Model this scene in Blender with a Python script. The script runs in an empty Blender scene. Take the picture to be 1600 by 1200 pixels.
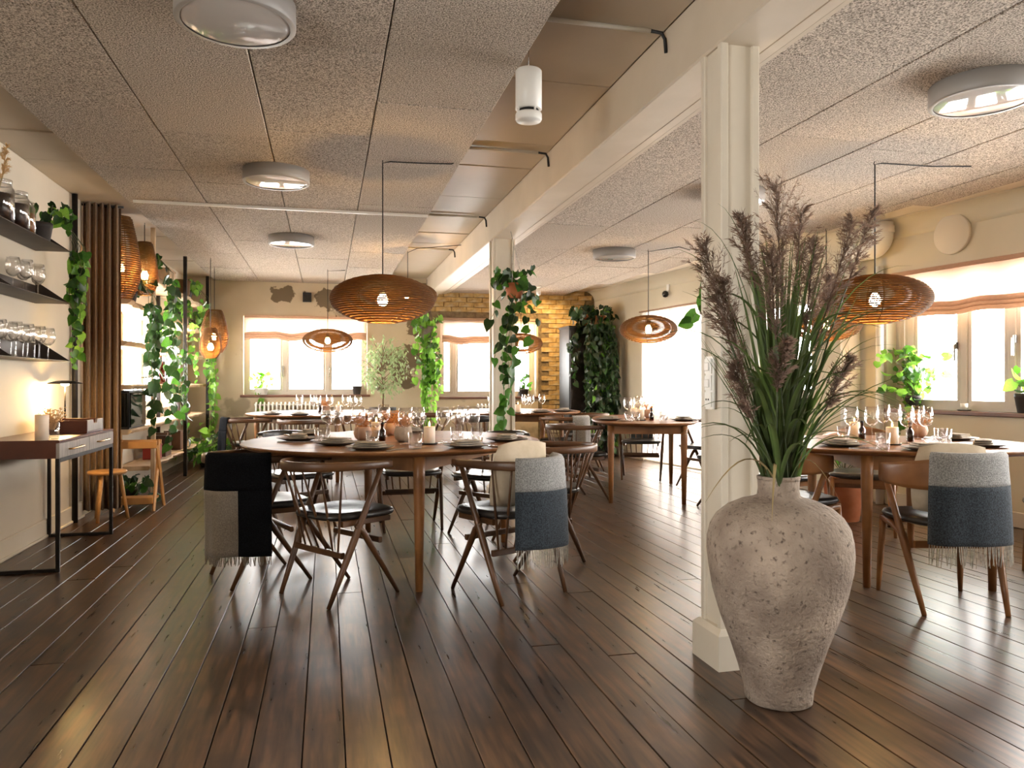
import bpy, math, random
from mathutils import Vector, Matrix
from math import sin, cos, pi, radians
R = random.Random(7)
sc = bpy.context.scene
COL = sc.collection

# ------------------------------------------------------------------ camera, world, exposure
FPX, CAMH = 1200.0, 1.113
YAW = math.atan(290 / FPX)
SY, CY = sin(YAW), cos(YAW)
cam = bpy.data.objects.new('camera', bpy.data.cameras.new('camera'))
COL.objects.link(cam)
cam.data.sensor_width = 36.0
cam.data.lens = 36.0 * FPX / 1600
cam.data.shift_y = -3.0 / 1600
cam.location = (0, 0, CAMH)
cam.rotation_euler = (pi / 2, 0, -YAW)
cam.data.clip_start = 0.02
sc.camera = cam

world = bpy.data.worlds.new('overcast_sky')
sc.world = world
world.use_nodes = True
wb = world.node_tree.nodes['Background']
wb.inputs[0].default_value = (1.0, 0.982, 0.955, 1)
wb.inputs[1].default_value = 33.0

sc.view_settings.view_transform = 'Standard'
sc.view_settings.look = 'None'
sc.view_settings.gamma = 1.0
sc.view_settings.use_curve_mapping = False
sc.view_settings.exposure = 0.12
try:
    sc.cycles.use_denoising = True
    sc.cycles.max_bounces = 8
    sc.cycles.diffuse_bounces = 5
    sc.cycles.transparent_max_bounces = 20
    sc.cycles.use_adaptive_sampling = True
    sc.cycles.adaptive_threshold = 0.03
    sc.cycles.sample_clamp_indirect = 60.0
    sc.cycles.caustics_reflective = False
    sc.cycles.caustics_refractive = False
except Exception:
    pass

def portal(loc, n, w, h):
    """sky portal filling a window opening: guides daylight sampling, gives no light itself"""
    L = bpy.data.lights.new('sky_portal', 'AREA')
    L.shape = 'RECTANGLE'; L.size = w; L.size_y = h
    L.cycles.is_portal = True
    o = bpy.data.objects.new('sky_portal', L); COL.objects.link(o)
    o.location = loc
    z = -Vector(n).normalized()          # lamp shines along its -z, i.e. along n
    y = Vector((0, 0, 1)); x = y.cross(z)
    m = Matrix((x, y, z)).transposed().to_4x4(); m.translation = Vector(loc)
    o.matrix_world = m
    return o

# ------------------------------------------------------------------ measuring helpers (photo pixel -> point on a known plane)
def world_pt(xc, zc): return xc * CY + zc * SY, -xc * SY + zc * CY
def at_height(px, py, Z):
    zc = FPX * (CAMH - Z) / (py - 597.0)
    x, y = world_pt((px - 800) / FPX * zc, zc)
    return Vector((x, y, Z))
def at_depth(px, py, zc):
    x, y = world_pt((px - 800) / FPX * zc, zc)
    return Vector((x, y, CAMH - (py - 597.0) * zc / FPX))
def proj_x(p):
    xc = p[0] * CY - p[1] * SY; zc = p[0] * SY + p[1] * CY
    return 800 + FPX * xc / max(zc, .1)
def on_line(px, P0, d):
    """parameter t where the vertical plane P0 + t d meets pixel column px"""
    k = (px - 800) / FPX
    a0 = (P0[0] * CY - P0[1] * SY) - k * (P0[0] * SY + P0[1] * CY)
    a1 = (d[0] * CY - d[1] * SY) - k * (d[0] * SY + d[1] * CY)
    return -a0 / a1
def z_at(p, py):
    return CAMH - (py - 597.0) * (p[0] * SY + p[1] * CY) / FPX

# ------------------------------------------------------------------ mesh helpers
class MB:
    def __init__(s): s.v = []; s.f = []; s.sm = []
    def add(s, vs, fs, smooth=False):
        b = len(s.v); s.v += [tuple(p) for p in vs]
        s.f += [tuple(b + i for i in f) for f in fs]; s.sm += [smooth] * len(fs); return s
    def box(s, lo, hi, M=None):
        (a, b, c), (d, e, f) = lo, hi
        vs = [Vector(p) for p in ((a,b,c),(d,b,c),(d,e,c),(a,e,c),(a,b,f),(d,b,f),(d,e,f),(a,e,f))]
        if M is not None: vs = [M @ p for p in vs]
        return s.add(vs, [(3,2,1,0),(4,5,6,7),(0,1,5,4),(1,2,6,5),(2,3,7,6),(3,0,4,7)])
    def bbox(s, lo, hi, c=.006, M=None):
        """box with chamfered edges along its longest axis"""
        lo = Vector(lo); hi = Vector(hi); d = hi - lo
        ax = max(range(3), key=lambda i: d[i]); i, j = [(1,2),(2,0),(0,1)][ax]
        c = min(c, d[i]*.45, d[j]*.45)
        prof = [(lo[i]+c,lo[j]),(hi[i]-c,lo[j]),(hi[i],lo[j]+c),(hi[i],hi[j]-c),(hi[i]-c,hi[j]),(lo[i]+c,hi[j]),(lo[i],hi[j]-c),(lo[i],lo[j]+c)]
        vs = []
        for t in (lo[ax], hi[ax]):
            for (u, w) in prof:
                p = Vector((0,0,0)); p[ax] = t; p[i] = u; p[j] = w
                vs.append(M @ p if M is not None else p)
        fs = [tuple(reversed(range(8))), tuple(range(8, 16))] + [(k, (k+1) % 8, 8+(k+1) % 8, 8+k) for k in range(8)]
        return s.add(vs, fs)
    def tube(s, pts, rad, n=8, caps=True, flat=1.0):
        pts = [Vector(p) for p in pts]; m = len(pts)
        rs = rad if isinstance(rad, (list, tuple)) else [rad] * m
        vs = []; up = None
        for i in range(m):
            t = (pts[min(i+1, m-1)] - pts[max(i-1, 0)])
            t = t.normalized() if t.length > 1e-9 else Vector((0,0,1))
            if up is None:
                up = Vector((0,0,1)) if abs(t.z) < .9 else Vector((0,1,0))
            u = (up - t * up.dot(t))
            u = u.normalized() if u.length > 1e-6 else t.orthogonal().normalized()
            w = t.cross(u); up = u
            for k in range(n):
                an = 2 * pi * k / n
                vs.append(pts[i] + (u * cos(an) * flat + w * sin(an)) * rs[i])
        fs = [(i*n+k, i*n+(k+1) % n, (i+1)*n+(k+1) % n, (i+1)*n+k) for i in range(m-1) for k in range(n)]
        if caps: fs += [tuple(reversed(range(n))), tuple((m-1)*n+k for k in range(n))]
        return s.add(vs, fs, n > 5)
    def lathe(s, prof, n=24, M=None, c=(0,0,0)):
        """prof: list of (r, z)"""
        vs = []; idx = []
        for r, z in prof:
            if r < 1e-6: idx.append((len(vs), 1)); vs.append(Vector((c[0], c[1], c[2]+z)))
            else:
                idx.append((len(vs), n))
                vs += [Vector((c[0]+r*cos(2*pi*k/n), c[1]+r*sin(2*pi*k/n), c[2]+z)) for k in range(n)]
        fs = []
        for (a, na), (b, nb) in zip(idx, idx[1:]):
            for k in range(n):
                k2 = (k+1) % n
                if na == 1 and nb == 1: continue
                if na == 1: fs.append((a, b+k2, b+k))
                elif nb == 1: fs.append((a+k, a+k2, b))
                else: fs.append((a+k, a+k2, b+k2, b+k))
        if M is not None: vs = [M @ p for p in vs]
        return s.add(vs, fs, True)
    def prism(s, poly, z0, z1, M=None, smooth=False):
        n = len(poly)
        vs = [Vector((x, y, z0)) for x, y in poly] + [Vector((x, y, z1)) for x, y in poly]
        if M is not None: vs = [M @ p for p in vs]
        s.add(vs, [tuple(reversed(range(n))), tuple(range(n, 2*n))])
        b = len(s.v) - 2*n
        s.f += [(b+k, b+(k+1) % n, b+n+(k+1) % n, b+n+k) for k in range(n)]; s.sm += [smooth]*n
        return s
    def grid(s, fn, nu, nv, smooth=True):
        vs = [fn(i/nu, j/nv) for j in range(nv+1) for i in range(nu+1)]
        return s.add(vs, [(j*(nu+1)+i, j*(nu+1)+i+1, (j+1)*(nu+1)+i+1, (j+1)*(nu+1)+i) for j in range(nv) for i in range(nu)], smooth)
    def slab(s, fn, nrm, nu, nv, th, smooth=True):
        """closed sheet of thickness th: fn(u,v) point, nrm(u,v) normal"""
        A = [Vector(fn(i/nu, j/nv)) for j in range(nv+1) for i in range(nu+1)]
        B = [Vector(fn(i/nu, j/nv)) + Vector(nrm(i/nu, j/nv)) * th for j in range(nv+1) for i in range(nu+1)]
        N = len(A); W = nu+1
        fs = [(j*W+i, (j+1)*W+i, (j+1)*W+i+1, j*W+i+1) for j in range(nv) for i in range(nu)]
        fs += [(N+j*W+i, N+j*W+i+1, N+(j+1)*W+i+1, N+(j+1)*W+i) for j in range(nv) for i in range(nu)]
        ring = [i for i in range(W)] + [j*W+nu for j in range(1, nv+1)] + [nv*W+i for i in range(nu-1, -1, -1)] + [j*W for j in range(nv-1, 0, -1)]
        fs += [(ring[k], ring[(k+1) % len(ring)], N+ring[(k+1) % len(ring)], N+ring[k]) for k in range(len(ring))]
        return s.add(A+B, fs, smooth)
    def mesh(s, name, mat):
        me = bpy.data.meshes.new(name)
        me.from_pydata(s.v, [], s.f)
        me.polygons.foreach_set('use_smooth', s.sm)
        if mat is not None: me.materials.append(MATS[mat])
        me.update()
        return me
    def build(s, name, mat, parent=None):
        return link(name, s.mesh(name, mat), parent)

def link(name, data, parent=None):
    o = bpy.data.objects.new(name, data); COL.objects.link(o)
    if parent is not None: o.parent = parent
    return o
def tag(o, label=None, cat=None, group=None, kind=None):
    if label: o['label'] = label
    if cat: o['category'] = cat
    if group: o['group'] = group
    if kind: o['kind'] = kind
    return o
def thing(name, loc, rz, label, cat, group=None):
    o = link(name, None); o.location = loc; o.rotation_euler = (0, 0, rz); o.empty_display_size = .1
    return tag(o, label, cat, group)
def struct(o): o['kind'] = 'structure'; return o
def kids(o): return [c for c in bpy.data.objects if c.parent == o]
KIDS = {}
def copy_tree(o, loc=None, rz=None, label=None, group=None):
    if o.name not in KIDS:
        KIDS[o.name] = [(c, kids(c)) for c in kids(o)]
    r = o.copy(); COL.objects.link(r)
    if loc is not None: r.location = loc
    if rz is not None: r.rotation_euler = (0, 0, rz)
    if label: r['label'] = label
    if group: r['group'] = group
    for c, gs in KIDS[o.name]:
        d = c.copy(); COL.objects.link(d); d.parent = r
        for g in gs:
            e = g.copy(); COL.objects.link(e); e.parent = d
    return r
ORD = ['leftmost', 'second', 'third', 'fourth', 'fifth', 'sixth', 'seventh', 'eighth', 'ninth', 'tenth', 'eleventh', 'twelfth', 'thirteenth', 'fourteenth', 'fifteenth', 'sixteenth', 'seventeenth', 'eighteenth', 'nineteenth', 'twentieth']
def number_labels(objs, what, where):
    """labels by place from left to right, for things that nothing else tells apart"""
    objs = sorted(objs, key=lambda o: proj_x(o.matrix_basis.translation))
    for i, o in enumerate(objs):
        o['label'] = ('%s %s %s' % (ORD[0], what, where)) if i == 0 else '%s %s from the left %s' % (ORD[i], what, where)

# ------------------------------------------------------------------ materials
MATS = {}
def lin(c):
    return tuple(((x/255)/12.92 if x/255 <= .04045 else ((x/255+.055)/1.055)**2.4) for x in c) + (1,)
def mat(name, c1, c2=None, rough=.6, scale=8.0, stretch=(1,1,1), bump=0.0, bscale=None, lo=.35, hi=.65, spec=.5,
        metal=0.0, rnd=0.0, trans=None, sheen=0.0, emit=None, estr=0.0, detail=4.0, rvar=0.0, third=None, tscale=1.5, tlo=.5, thi=.6, coat=0.0):
    m = bpy.data.materials.new(name); m.use_nodes = True; MATS[name] = m
    nt = m.node_tree; N = nt.nodes; L = nt.links
    b = N['Principled BSDF']
    b.inputs['Roughness'].default_value = rough
    b.inputs['Specular IOR Level'].default_value = spec
    b.inputs['Metallic'].default_value = metal
    b.inputs['Sheen Weight'].default_value = sheen
    b.inputs['Coat Weight'].default_value = coat
    b.inputs['Base Color'].default_value = lin(c1)
    tc = N.new('ShaderNodeTexCoord'); mp = N.new('ShaderNodeMapping')
    mp.inputs['Scale'].default_value = stretch
    L.new(tc.outputs['Object'], mp.inputs['Vector'])
    vec = mp.outputs['Vector']
    if rnd > 0:
        oi = N.new('ShaderNodeObjectInfo')
        ad = N.new('ShaderNodeVectorMath'); ad.operation = 'MULTIPLY_ADD'
        cb = N.new('ShaderNodeCombineXYZ')
        for k in range(3): L.new(oi.outputs['Random'], cb.inputs[k])
        L.new(cb.outputs[0], ad.inputs[0]); ad.inputs[1].default_value = (31, 17, 23)
        L.new(mp.outputs['Vector'], ad.inputs[2]); vec = ad.outputs[0]
    col = None
    if c2 is not None:
        nz = N.new('ShaderNodeTexNoise'); nz.inputs['Scale'].default_value = scale; nz.inputs['Detail'].default_value = detail
        L.new(vec, nz.inputs['Vector'])
        rp = N.new('ShaderNodeValToRGB')
        rp.color_ramp.elements[0].position = lo; rp.color_ramp.elements[1].position = hi
        rp.color_ramp.elements[0].color = lin(c1); rp.color_ramp.elements[1].color = lin(c2)
        L.new(nz.outputs['Fac'], rp.inputs['Fac']); col = rp.outputs['Color']
        if rvar > 0:
            mr = N.new('ShaderNodeMapRange'); mr.inputs['To Min'].default_value = max(.02, rough-rvar); mr.inputs['To Max'].default_value = rough+rvar
            mr.inputs['From Min'].default_value = .1; mr.inputs['From Max'].default_value = .9
            L.new(nz.outputs['Fac'], mr.inputs['Value']); L.new(mr.outputs['Result'], b.inputs['Roughness'])
    if third is not None:
        nz3 = N.new('ShaderNodeTexNoise'); nz3.inputs['Scale'].default_value = tscale; nz3.inputs['Detail'].default_value = 6
        L.new(tc.outputs['Object'], nz3.inputs['Vector'])
        mr3 = N.new('ShaderNodeMapRange'); mr3.inputs['From Min'].default_value = tlo; mr3.inputs['From Max'].default_value = thi
        L.new(nz3.outputs['Fac'], mr3.inputs['Value'])
        mx = N.new('ShaderNodeMix'); mx.data_type = 'RGBA'
        L.new(mr3.outputs['Result'], mx.inputs['Factor'])
        if col is None: mx.inputs[6].default_value = lin(c1)
        else: L.new(col, mx.inputs[6])
        mx.inputs[7].default_value = lin(third); col = mx.outputs[2]
    if rnd > 0:
        hs = N.new('ShaderNodeHueSaturation')
        mr2 = N.new('ShaderNodeMapRange'); mr2.inputs['To Min'].default_value = 1-rnd; mr2.inputs['To Max'].default_value = 1+rnd
        L.new(oi.outputs['Random'], mr2.inputs['Value']); L.new(mr2.outputs['Result'], hs.inputs['Value'])
        if col is None: hs.inputs['Color'].default_value = lin(c1)
        else: L.new(col, hs.inputs['Color'])
        col = hs.outputs['Color']
    if col is not None: L.new(col, b.inputs['Base Color'])
    if bump > 0:
        nb = N.new('ShaderNodeTexNoise'); nb.inputs['Scale'].default_value = bscale or scale; nb.inputs['Detail'].default_value = 5
        L.new(vec, nb.inputs['Vector'])
        bp = N.new('ShaderNodeBump'); bp.inputs['Strength'].default_value = bump; bp.inputs['Distance'].default_value = .01
        L.new(nb.outputs['Fac'], bp.inputs['Height']); L.new(bp.outputs['Normal'], b.inputs['Normal'])
    if emit is not None:
        b.inputs['Emission Color'].default_value = lin(emit); b.inputs['Emission Strength'].default_value = estr
    if trans is not None:
        tcol, w = trans
        tr = N.new('ShaderNodeBsdfTranslucent'); tr.inputs['Color'].default_value = lin(tcol)
        mx2 = N.new('ShaderNodeMixShader'); mx2.inputs['Fac'].default_value = w
        L.new(b.outputs[0], mx2.inputs[1]); L.new(tr.outputs[0], mx2.inputs[2])
        L.new(mx2.outputs[0], N['Material Output'].inputs['Surface'])
    return m

def glass_mat(name, tint=(255,255,255), edge=.9, base=.06, rough=.02):
    """thin clear glass: see-through face-on, mirror-like towards the rim"""
    m = bpy.data.materials.new(name); m.use_nodes = True; MATS[name] = m
    nt = m.node_tree; N = nt.nodes; L = nt.links
    N.remove(N['Principled BSDF'])
    t = N.new('ShaderNodeBsdfTransparent'); t.inputs[0].default_value = lin(tint)
    g = N.new('ShaderNodeBsdfGlossy'); g.inputs['Roughness'].default_value = rough; g.inputs['Color'].default_value = (.97,.97,.97,1)
    lw = N.new('ShaderNodeLayerWeight'); lw.inputs['Blend'].default_value = .5
    pw = N.new('ShaderNodeMath'); pw.operation = 'POWER'; pw.inputs[1].default_value = 1.9
    mr = N.new('ShaderNodeMapRange'); mr.inputs['To Min'].default_value = base; mr.inputs['To Max'].default_value = edge
    L.new(lw.outputs['Facing'], pw.inputs[0]); L.new(pw.outputs[0], mr.inputs['Value'])
    x = N.new('ShaderNodeMixShader'); L.new(mr.outputs['Result'], x.inputs['Fac'])
    L.new(t.outputs[0], x.inputs[1]); L.new(g.outputs[0], x.inputs[2])
    L.new(x.outputs[0], N['Material Output'].inputs['Surface'])
def sheer_mat(name, col, w_tr, w_clear):
    m = bpy.data.materials.new(name); m.use_nodes = True; MATS[name] = m
    nt = m.node_tree; N = nt.nodes; L = nt.links
    N.remove(N['Principled BSDF'])
    d = N.new('ShaderNodeBsdfDiffuse'); d.inputs[0].default_value = lin(col)
    t = N.new('ShaderNodeBsdfTranslucent'); t.inputs[0].default_value = lin(col)
    c = N.new('ShaderNodeBsdfTransparent')
    a = N.new('ShaderNodeMixShader'); a.inputs[0].default_value = w_tr
    b = N.new('ShaderNodeMixShader'); b.inputs[0].default_value = w_clear
    L.new(d.outputs[0], a.inputs[1]); L.new(t.outputs[0], a.inputs[2])
    L.new(a.outputs[0], b.inputs[1]); L.new(c.outputs[0], b.inputs[2])
    L.new(b.outputs[0], N['Material Output'].inputs['Surface'])

mat('plank', (44,31,22), (104,76,54), rough=.30, scale=5, stretch=(9,.7,9), rnd=.18, rvar=.05, spec=.62, lo=.33, hi=.67, detail=3, third=(58,43,33), tscale=4, tlo=.45, thi=.7)
mat('subfloor', (14,10,8), rough=.9)
mat('woodwool', (112,102,92), (216,204,190), rough=.95, scale=150, lo=.36, hi=.62, bump=.5, bscale=150, rnd=.05, detail=2.5, spec=.1)
mat('ceiling_paint', (190,176,156), (199,185,165), rough=.55, scale=2, bump=.04, bscale=6)
mat('beam_paint', (194,181,161), (202,189,170), rough=.5, scale=3, bump=.05, bscale=8)
mat('pillar_paint', (206,196,178), (214,205,188), rough=.45, scale=3, bump=.05, bscale=9)
mat('plaster_cream', (214,203,184), (222,212,194), rough=.8, scale=1.2, bump=.1, bscale=4)
mat('plaster_back', (180,163,137), (191,175,149), rough=.85, scale=1.4, bump=.12, bscale=5, third=(150,138,116), tscale=1.1, tlo=.64, thi=.67)
mat('plaster_right', (200,191,168), (208,199,178), rough=.8, scale=1.3, bump=.1, bscale=5)
mat('brick', (146,118,72), (184,152,98), rough=.9, scale=14, bump=.6, bscale=26, rnd=.16, third=(176,164,140), tscale=3, tlo=.54, thi=.64)
mat('mortar', (92,76,54), (122,104,76), rough=.95, scale=20, bump=.5, bscale=40)
mat('window_white', (196,186,172), rough=.4)
mat('sill_wood', (96,62,48), (118,80,62), rough=.4, scale=4, stretch=(1,1,6))
glass_mat('pane', edge=.35, base=.03)
glass_mat('clear_glass', edge=.95, base=.06)
glass_mat('amber_glass', tint=(150,78,24), edge=.7, base=.06)
sheer_mat('blind_cloth', (236,216,200), .46, .08)
sheer_mat('sheer_cloth', (250,244,238), .62, .25)
mat('blind_dense', (176,146,124), (192,162,140), rough=.9, scale=30, stretch=(1,1,6), trans=((220,190,165), .3))
mat('walnut', (68,43,25), (104,70,42), rough=.38, scale=4, stretch=(1,1,1), rnd=.08, bump=.05, bscale=12)
mat('oak', (116,75,41), (150,102,60), rough=.36, scale=5, rnd=.06, bump=.04, bscale=14)
mat('tabletop', (100,63,34), (136,90,53), rough=.45, scale=3.5, stretch=(1,5,1), rnd=.04, spec=.22)
mat('pine', (186,134,78), (206,156,98), rough=.45, scale=5, stretch=(1,1,.3))
mat('leather', (34,31,30), (48,44,42), rough=.32, scale=18, bump=.08, bscale=60)
mat('wool_light', (120,121,121), (164,164,162), rough=.95, scale=170, lo=.38, hi=.62, bump=.4, bscale=190, sheen=.15)
mat('wool_dark', (30,37,45), (64,74,83), rough=.95, scale=170, lo=.38, hi=.64, bump=.4, bscale=190, sheen=.08)
mat('wool_black', (12,13,16), (24,25,29), rough=.95, scale=170, bump=.4, bscale=190, spec=.1)
mat('wool_tan', (118,108,96), (146,136,122), rough=.95, scale=170, bump=.4, bscale=190, sheen=.3)
mat('fringe', (196,190,178), (150,146,138), rough=.9, scale=60)
mat('cushion', (196,180,154), (208,192,168), rough=.9, scale=20, bump=.1)
mat('cardboard', (70,48,25), (98,70,38), rough=.85, scale=40, stretch=(1,1,6), trans=((255,190,90), .12), spec=.2)
mat('cord_black', (18,17,16), rough=.6)
mat('bulb', (255,220,160), emit=(255,204,126), estr=620.0)
mat('metal_dark', (38,34,32), (48,43,40), rough=.42, scale=20, metal=.6)
mat('metal_black', (14,14,15), rough=.5)
mat('shelf_steel', (52,42,36), (66,54,46), rough=.5, scale=10, metal=.2)
mat('steel', (168,166,162), rough=.25, metal=1.0)
mat('brass', (184,146,84), rough=.3, metal=1.0)
mat('lamp_body', (150,146,142), rough=.45)
mat('diffuser', (196,192,188), rough=.05, spec=.9, coat=.6)
mat('white_plastic', (232,230,224), rough=.35)
mat('white_metal', (226,222,214), rough=.4)
mat('duct_white', (226,222,212), rough=.4)
mat('stone_vase', (112,96,84), (178,162,146), rough=.92, scale=6, lo=.25, hi=.68, bump=1.0, bscale=70, detail=10, third=(92,79,70), tscale=55, tlo=.58, thi=.72)
mat('reed_green', (58,72,44), (86,98,60), rough=.55, scale=6, rnd=.2, trans=((120,150,70), .25))
mat('reed_dry', (176,158,112), (150,130,88), rough=.7, scale=6)
mat('reed_plume', (86,69,60), (132,109,97), rough=.9, scale=14, rnd=.12, trans=((190,160,138), .35))
mat('leaf', (28,62,24), (54,96,38), rough=.38, scale=9, rnd=.4, trans=((105,170,50), .24))
mat('leaf_dark', (20,40,20), (36,62,30), rough=.35, scale=9, rnd=.3, trans=((60,100,36), .16))
mat('leaf_bright', (66,116,34), (110,158,60), rough=.4, scale=9, rnd=.4, trans=((170,225,90), .45))
mat('leaf_pale', (110,130,90), (160,174,130), rough=.5, scale=12, trans=((170,190,130), .35))
mat('vine_stem', (74,84,44), (98,92,56), rough=.6, scale=20)
mat('bark', (92,70,50), (120,96,70), rough=.9, scale=14, bump=.3)
mat('terracotta', (178,104,66), (194,122,84), rough=.8, scale=8, bump=.1)
mat('pot_dark', (44,38,36), (58,50,46), rough=.7, scale=12)
mat('pot_grey', (110,106,100), (128,124,116), rough=.8, scale=12)
mat('pot_white', (226,224,218), rough=.4)
mat('soil', (36,26,20), rough=1.0)
mat('wax', (246,240,226), rough=.5, trans=((255,226,182), .25))
mat('flame', (255,200,110), emit=(255,186,92), estr=60.0)
mat('wick', (20,16,14), rough=.9)
mat('plate', (68,56,48), (92,78,68), rough=.5, scale=16, bump=.08)
mat('napkin', (146,134,118), (168,156,140), rough=.9, scale=30, bump=.12)
mat('cutlery', (190,188,184), rough=.2, metal=1.0)
mat('stoneware', (196,178,158), (160,140,120), rough=.7, scale=14)
mat('clay_bowl', (178,138,110), (200,164,138), rough=.6, scale=12)
mat('dried_flower', (176,110,56), (206,146,88), rough=.9, scale=20, trans=((220,150,80), .3))
mat('dried_pale', (206,170,120), (222,190,142), rough=.9, scale=20, trans=((230,190,130), .3))
mat('desk_wood', (74,32,18), (96,46,28), rough=.35, scale=4, stretch=(1,5,1))
mat('desk_front_sheen', (150,142,136), (180,172,166), rough=.3, scale=5, stretch=(1,8,1))  # pale grey stands for light reflected on the wood fronts, put into the colour
mat('curtain_brown', (128,98,70), (146,114,84), rough=.9, scale=40, sheen=.3, trans=((170,120,70), .12))
mat('driftwood', (176,146,112), (206,180,146), rough=.75, scale=5, stretch=(2,1,1), bump=.2, bscale=10)
mat('bark_edge', (96,72,54), (128,100,76), rough=.95, scale=20, bump=.7, bscale=24)
mat('jar_dark', (30,18,12), (52,28,14), rough=.4, scale=8)
mat('jar_oil', (150,96,22), (120,70,14), rough=.3, scale=8)
mat('book', (88,60,44), (120,86,62), rough=.7, scale=6, rnd=.5)
mat('red_box', (150,46,30), rough=.6)
mat('screen_glass', (10,13,12), (20,26,22), rough=.08, scale=3, spec=.7)
mat('paper_shade', (70,50,38), rough=.6)

# ------------------------------------------------------------------ room shell
XL = -1.97; YB = 11.7; YR = -3.0; ZC_L = 2.61; ZC_M = 2.69; ZC_R = 2.56
RW0 = Vector((4.19, 11.66, 0)); RW1 = Vector((5.14, 4.75, 0)); RD = (RW1 - RW0).normalized()
RW0 = RW0 - RD * .04
RN = Vector((-RD.y, RD.x, 0))              # outward normal of the right wall
if RN.x < 0: RN = -RN

def wall(name, P0, u, n, length, z1, th, holes, matname, z0=0.0):
    """solid wall with window openings: inner face at P0 + s u, thickness th along n"""
    P0 = Vector(P0); u = Vector(u); n = Vector(n)
    xs = sorted({0.0, length} | {v for hh in holes for v in hh[:2]}); zs = sorted({z0, z1} | {v for hh in holes for v in hh[2:]})
    def solid(i, j):
        if i < 0 or j < 0 or i >= len(xs)-1 or j >= len(zs)-1: return False
        cx, cz = (xs[i]+xs[i+1])/2, (zs[j]+zs[j+1])/2
        return not any(a < cx < b and c < cz < d for a, b, c, d in holes)
    vid = {}; V = []; F = []
    def v(i, j, k):
        if (i, j, k) not in vid:
            vid[(i, j, k)] = len(V); V.append(P0 + u*xs[i] + n*(th*k) + Vector((0, 0, zs[j])))
        return vid[(i, j, k)]
    for i in range(len(xs)-1):
        for j in range(len(zs)-1):
            if not solid(i, j): continue
            F.append((v(i,j,0), v(i+1,j,0), v(i+1,j+1,0), v(i,j+1,0)))
            F.append((v(i,j+1,1), v(i+1,j+1,1), v(i+1,j,1), v(i,j,1)))
            if not solid(i-1, j): F.append((v(i,j,0), v(i,j+1,0), v(i,j+1,1), v(i,j,1)))
            if not solid(i+1, j): F.append((v(i+1,j,1), v(i+1,j+1,1), v(i+1,j+1,0), v(i+1,j,0)))
            if not solid(i, j-1): F.append((v(i,j,1), v(i+1,j,1), v(i+1,j,0), v(i,j,0)))
            if not solid(i, j+1): F.append((v(i,j+1,0), v(i+1,j+1,0), v(i+1,j+1,1), v(i,j+1,1)))
    m = MB(); m.add(V, F)
    return struct(m.build(name, matname))

def frame_M(P0, u, n):
    """local x along the wall, y outward, z up"""
    u = Vector(u).normalized(); n = Vector(n).normalized()
    M = Matrix((u, n, (0, 0, 1))).transposed().to_4x4(); M.translation = Vector(P0); return M

def window(name, P0, u, n, s0, s1, z0, z1, splits, th, sill=True, handles=(), fw=.05, transom=None, sill_mat='sill_wood', set_in=.16):
    """window in an opening: each bar and each pane is a part"""
    e = link(name, None); struct(e)
    M = frame_M(P0, u, n); e.matrix_world = M
    d0, d1 = set_in, set_in + .06
    m = MB()
    m.box((s0, d0, z0), (s0+fw, d1, z1)); m.box((s1-fw, d0, z0), (s1, d1, z1))
    m.box((s0+fw, d0, z0), (s1-fw, d1, z0+fw)); m.box((s0+fw, d0, z1-fw), (s1-fw, d1, z1))
    o = m.build('window_frame', 'window_white', e)
    xs = [s0+fw] + [v for c in splits for v in (c-.035, c+.035)] + [s1-fw]
    for c in splits:
        m = MB(); m.bbox((c-.035, d0-.008, z0+fw), (c+.035, d1, z1-fw), .008); m.build('mullion', 'window_white', e)
    zz = [z0+fw] + ([transom-.025, transom+.025] if transom else []) + [z1-fw]
    for i in range(0, len(xs), 2):
        if transom:
            m = MB(); m.bbox((xs[i], d0-.004, transom-.025), (xs[i+1], d1, transom+.025), .006); m.build('transom', 'window_white', e)
        for j in range(0, len(zz), 2):
            a, b, c, d = xs[i], xs[i+1], zz[j], zz[j+1]
            m = MB(); w = .032
            m.box((a, d0+.004, c), (a+w, d1-.006, d)); m.box((b-w, d0+.004, c), (b, d1-.006, d))
            m.box((a+w, d0+.004, c), (b-w, d1-.006, c+w)); m.box((a+w, d0+.004, d-w), (b-w, d1-.006, d))
            s = m.build('casement', 'window_white', e)
            m = MB(); m.box((a+w, d0+.026, c+w), (b-w, d0+.032, d-w)); m.build('pane', 'pane', s)
    for hx, hz in handles:
        m = MB(); m.bbox((hx-.012, d0-.03, hz-.03), (hx+.012, d0, hz+.03), .004); m.bbox((hx-.009, d0-.05, hz-.13), (hx+.009, d0-.03, hz+.01), .004)
        m.build('window_handle', 'steel', e)
    if sill:
        m = MB(); m.bbox((s0-.04, -.035, z0-.035), (s1+.04, d0, z0), .006); m.build('window_sill', sill_mat, e)
    portal(M @ Vector(((s0+s1)/2, th+.02, (z0+z1)/2)), -Vector(n), s1-s0, z1-z0)
    return e

# --- back wall -----------------------------------------------------------
def xb(px): # x on back wall at a pixel column
    t = on_line(px, (0, YB), (1, 0)); return t
def zb(px, py): return z_at((xb(px), YB), py)
BW1 = (xb(380), xb(574), zb(380, 617), zb(380, 493))
BW2 = (xb(688), xb(838), zb(700, 620), zb(700, 497))
wall('wall_back', (XL-.3, YB, 0), (1,0,0), (0,1,0), 6.6, 2.8, .3,
     [(w[0]-XL+.3, w[1]-XL+.3, w[2], w[3]) for w in (BW1, BW2)], 'plaster_back')
P0B = (0, YB, 0)
window('window_1', P0B, (1,0,0), (0,1,0), *BW1, [xb(444), xb(512)], .3, handles=((xb(441), 1.32), (xb(515), 1.32)))
window('window_2', P0B, (1,0,0), (0,1,0), *BW2, [xb(712), xb(800)], .3, handles=())
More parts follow.
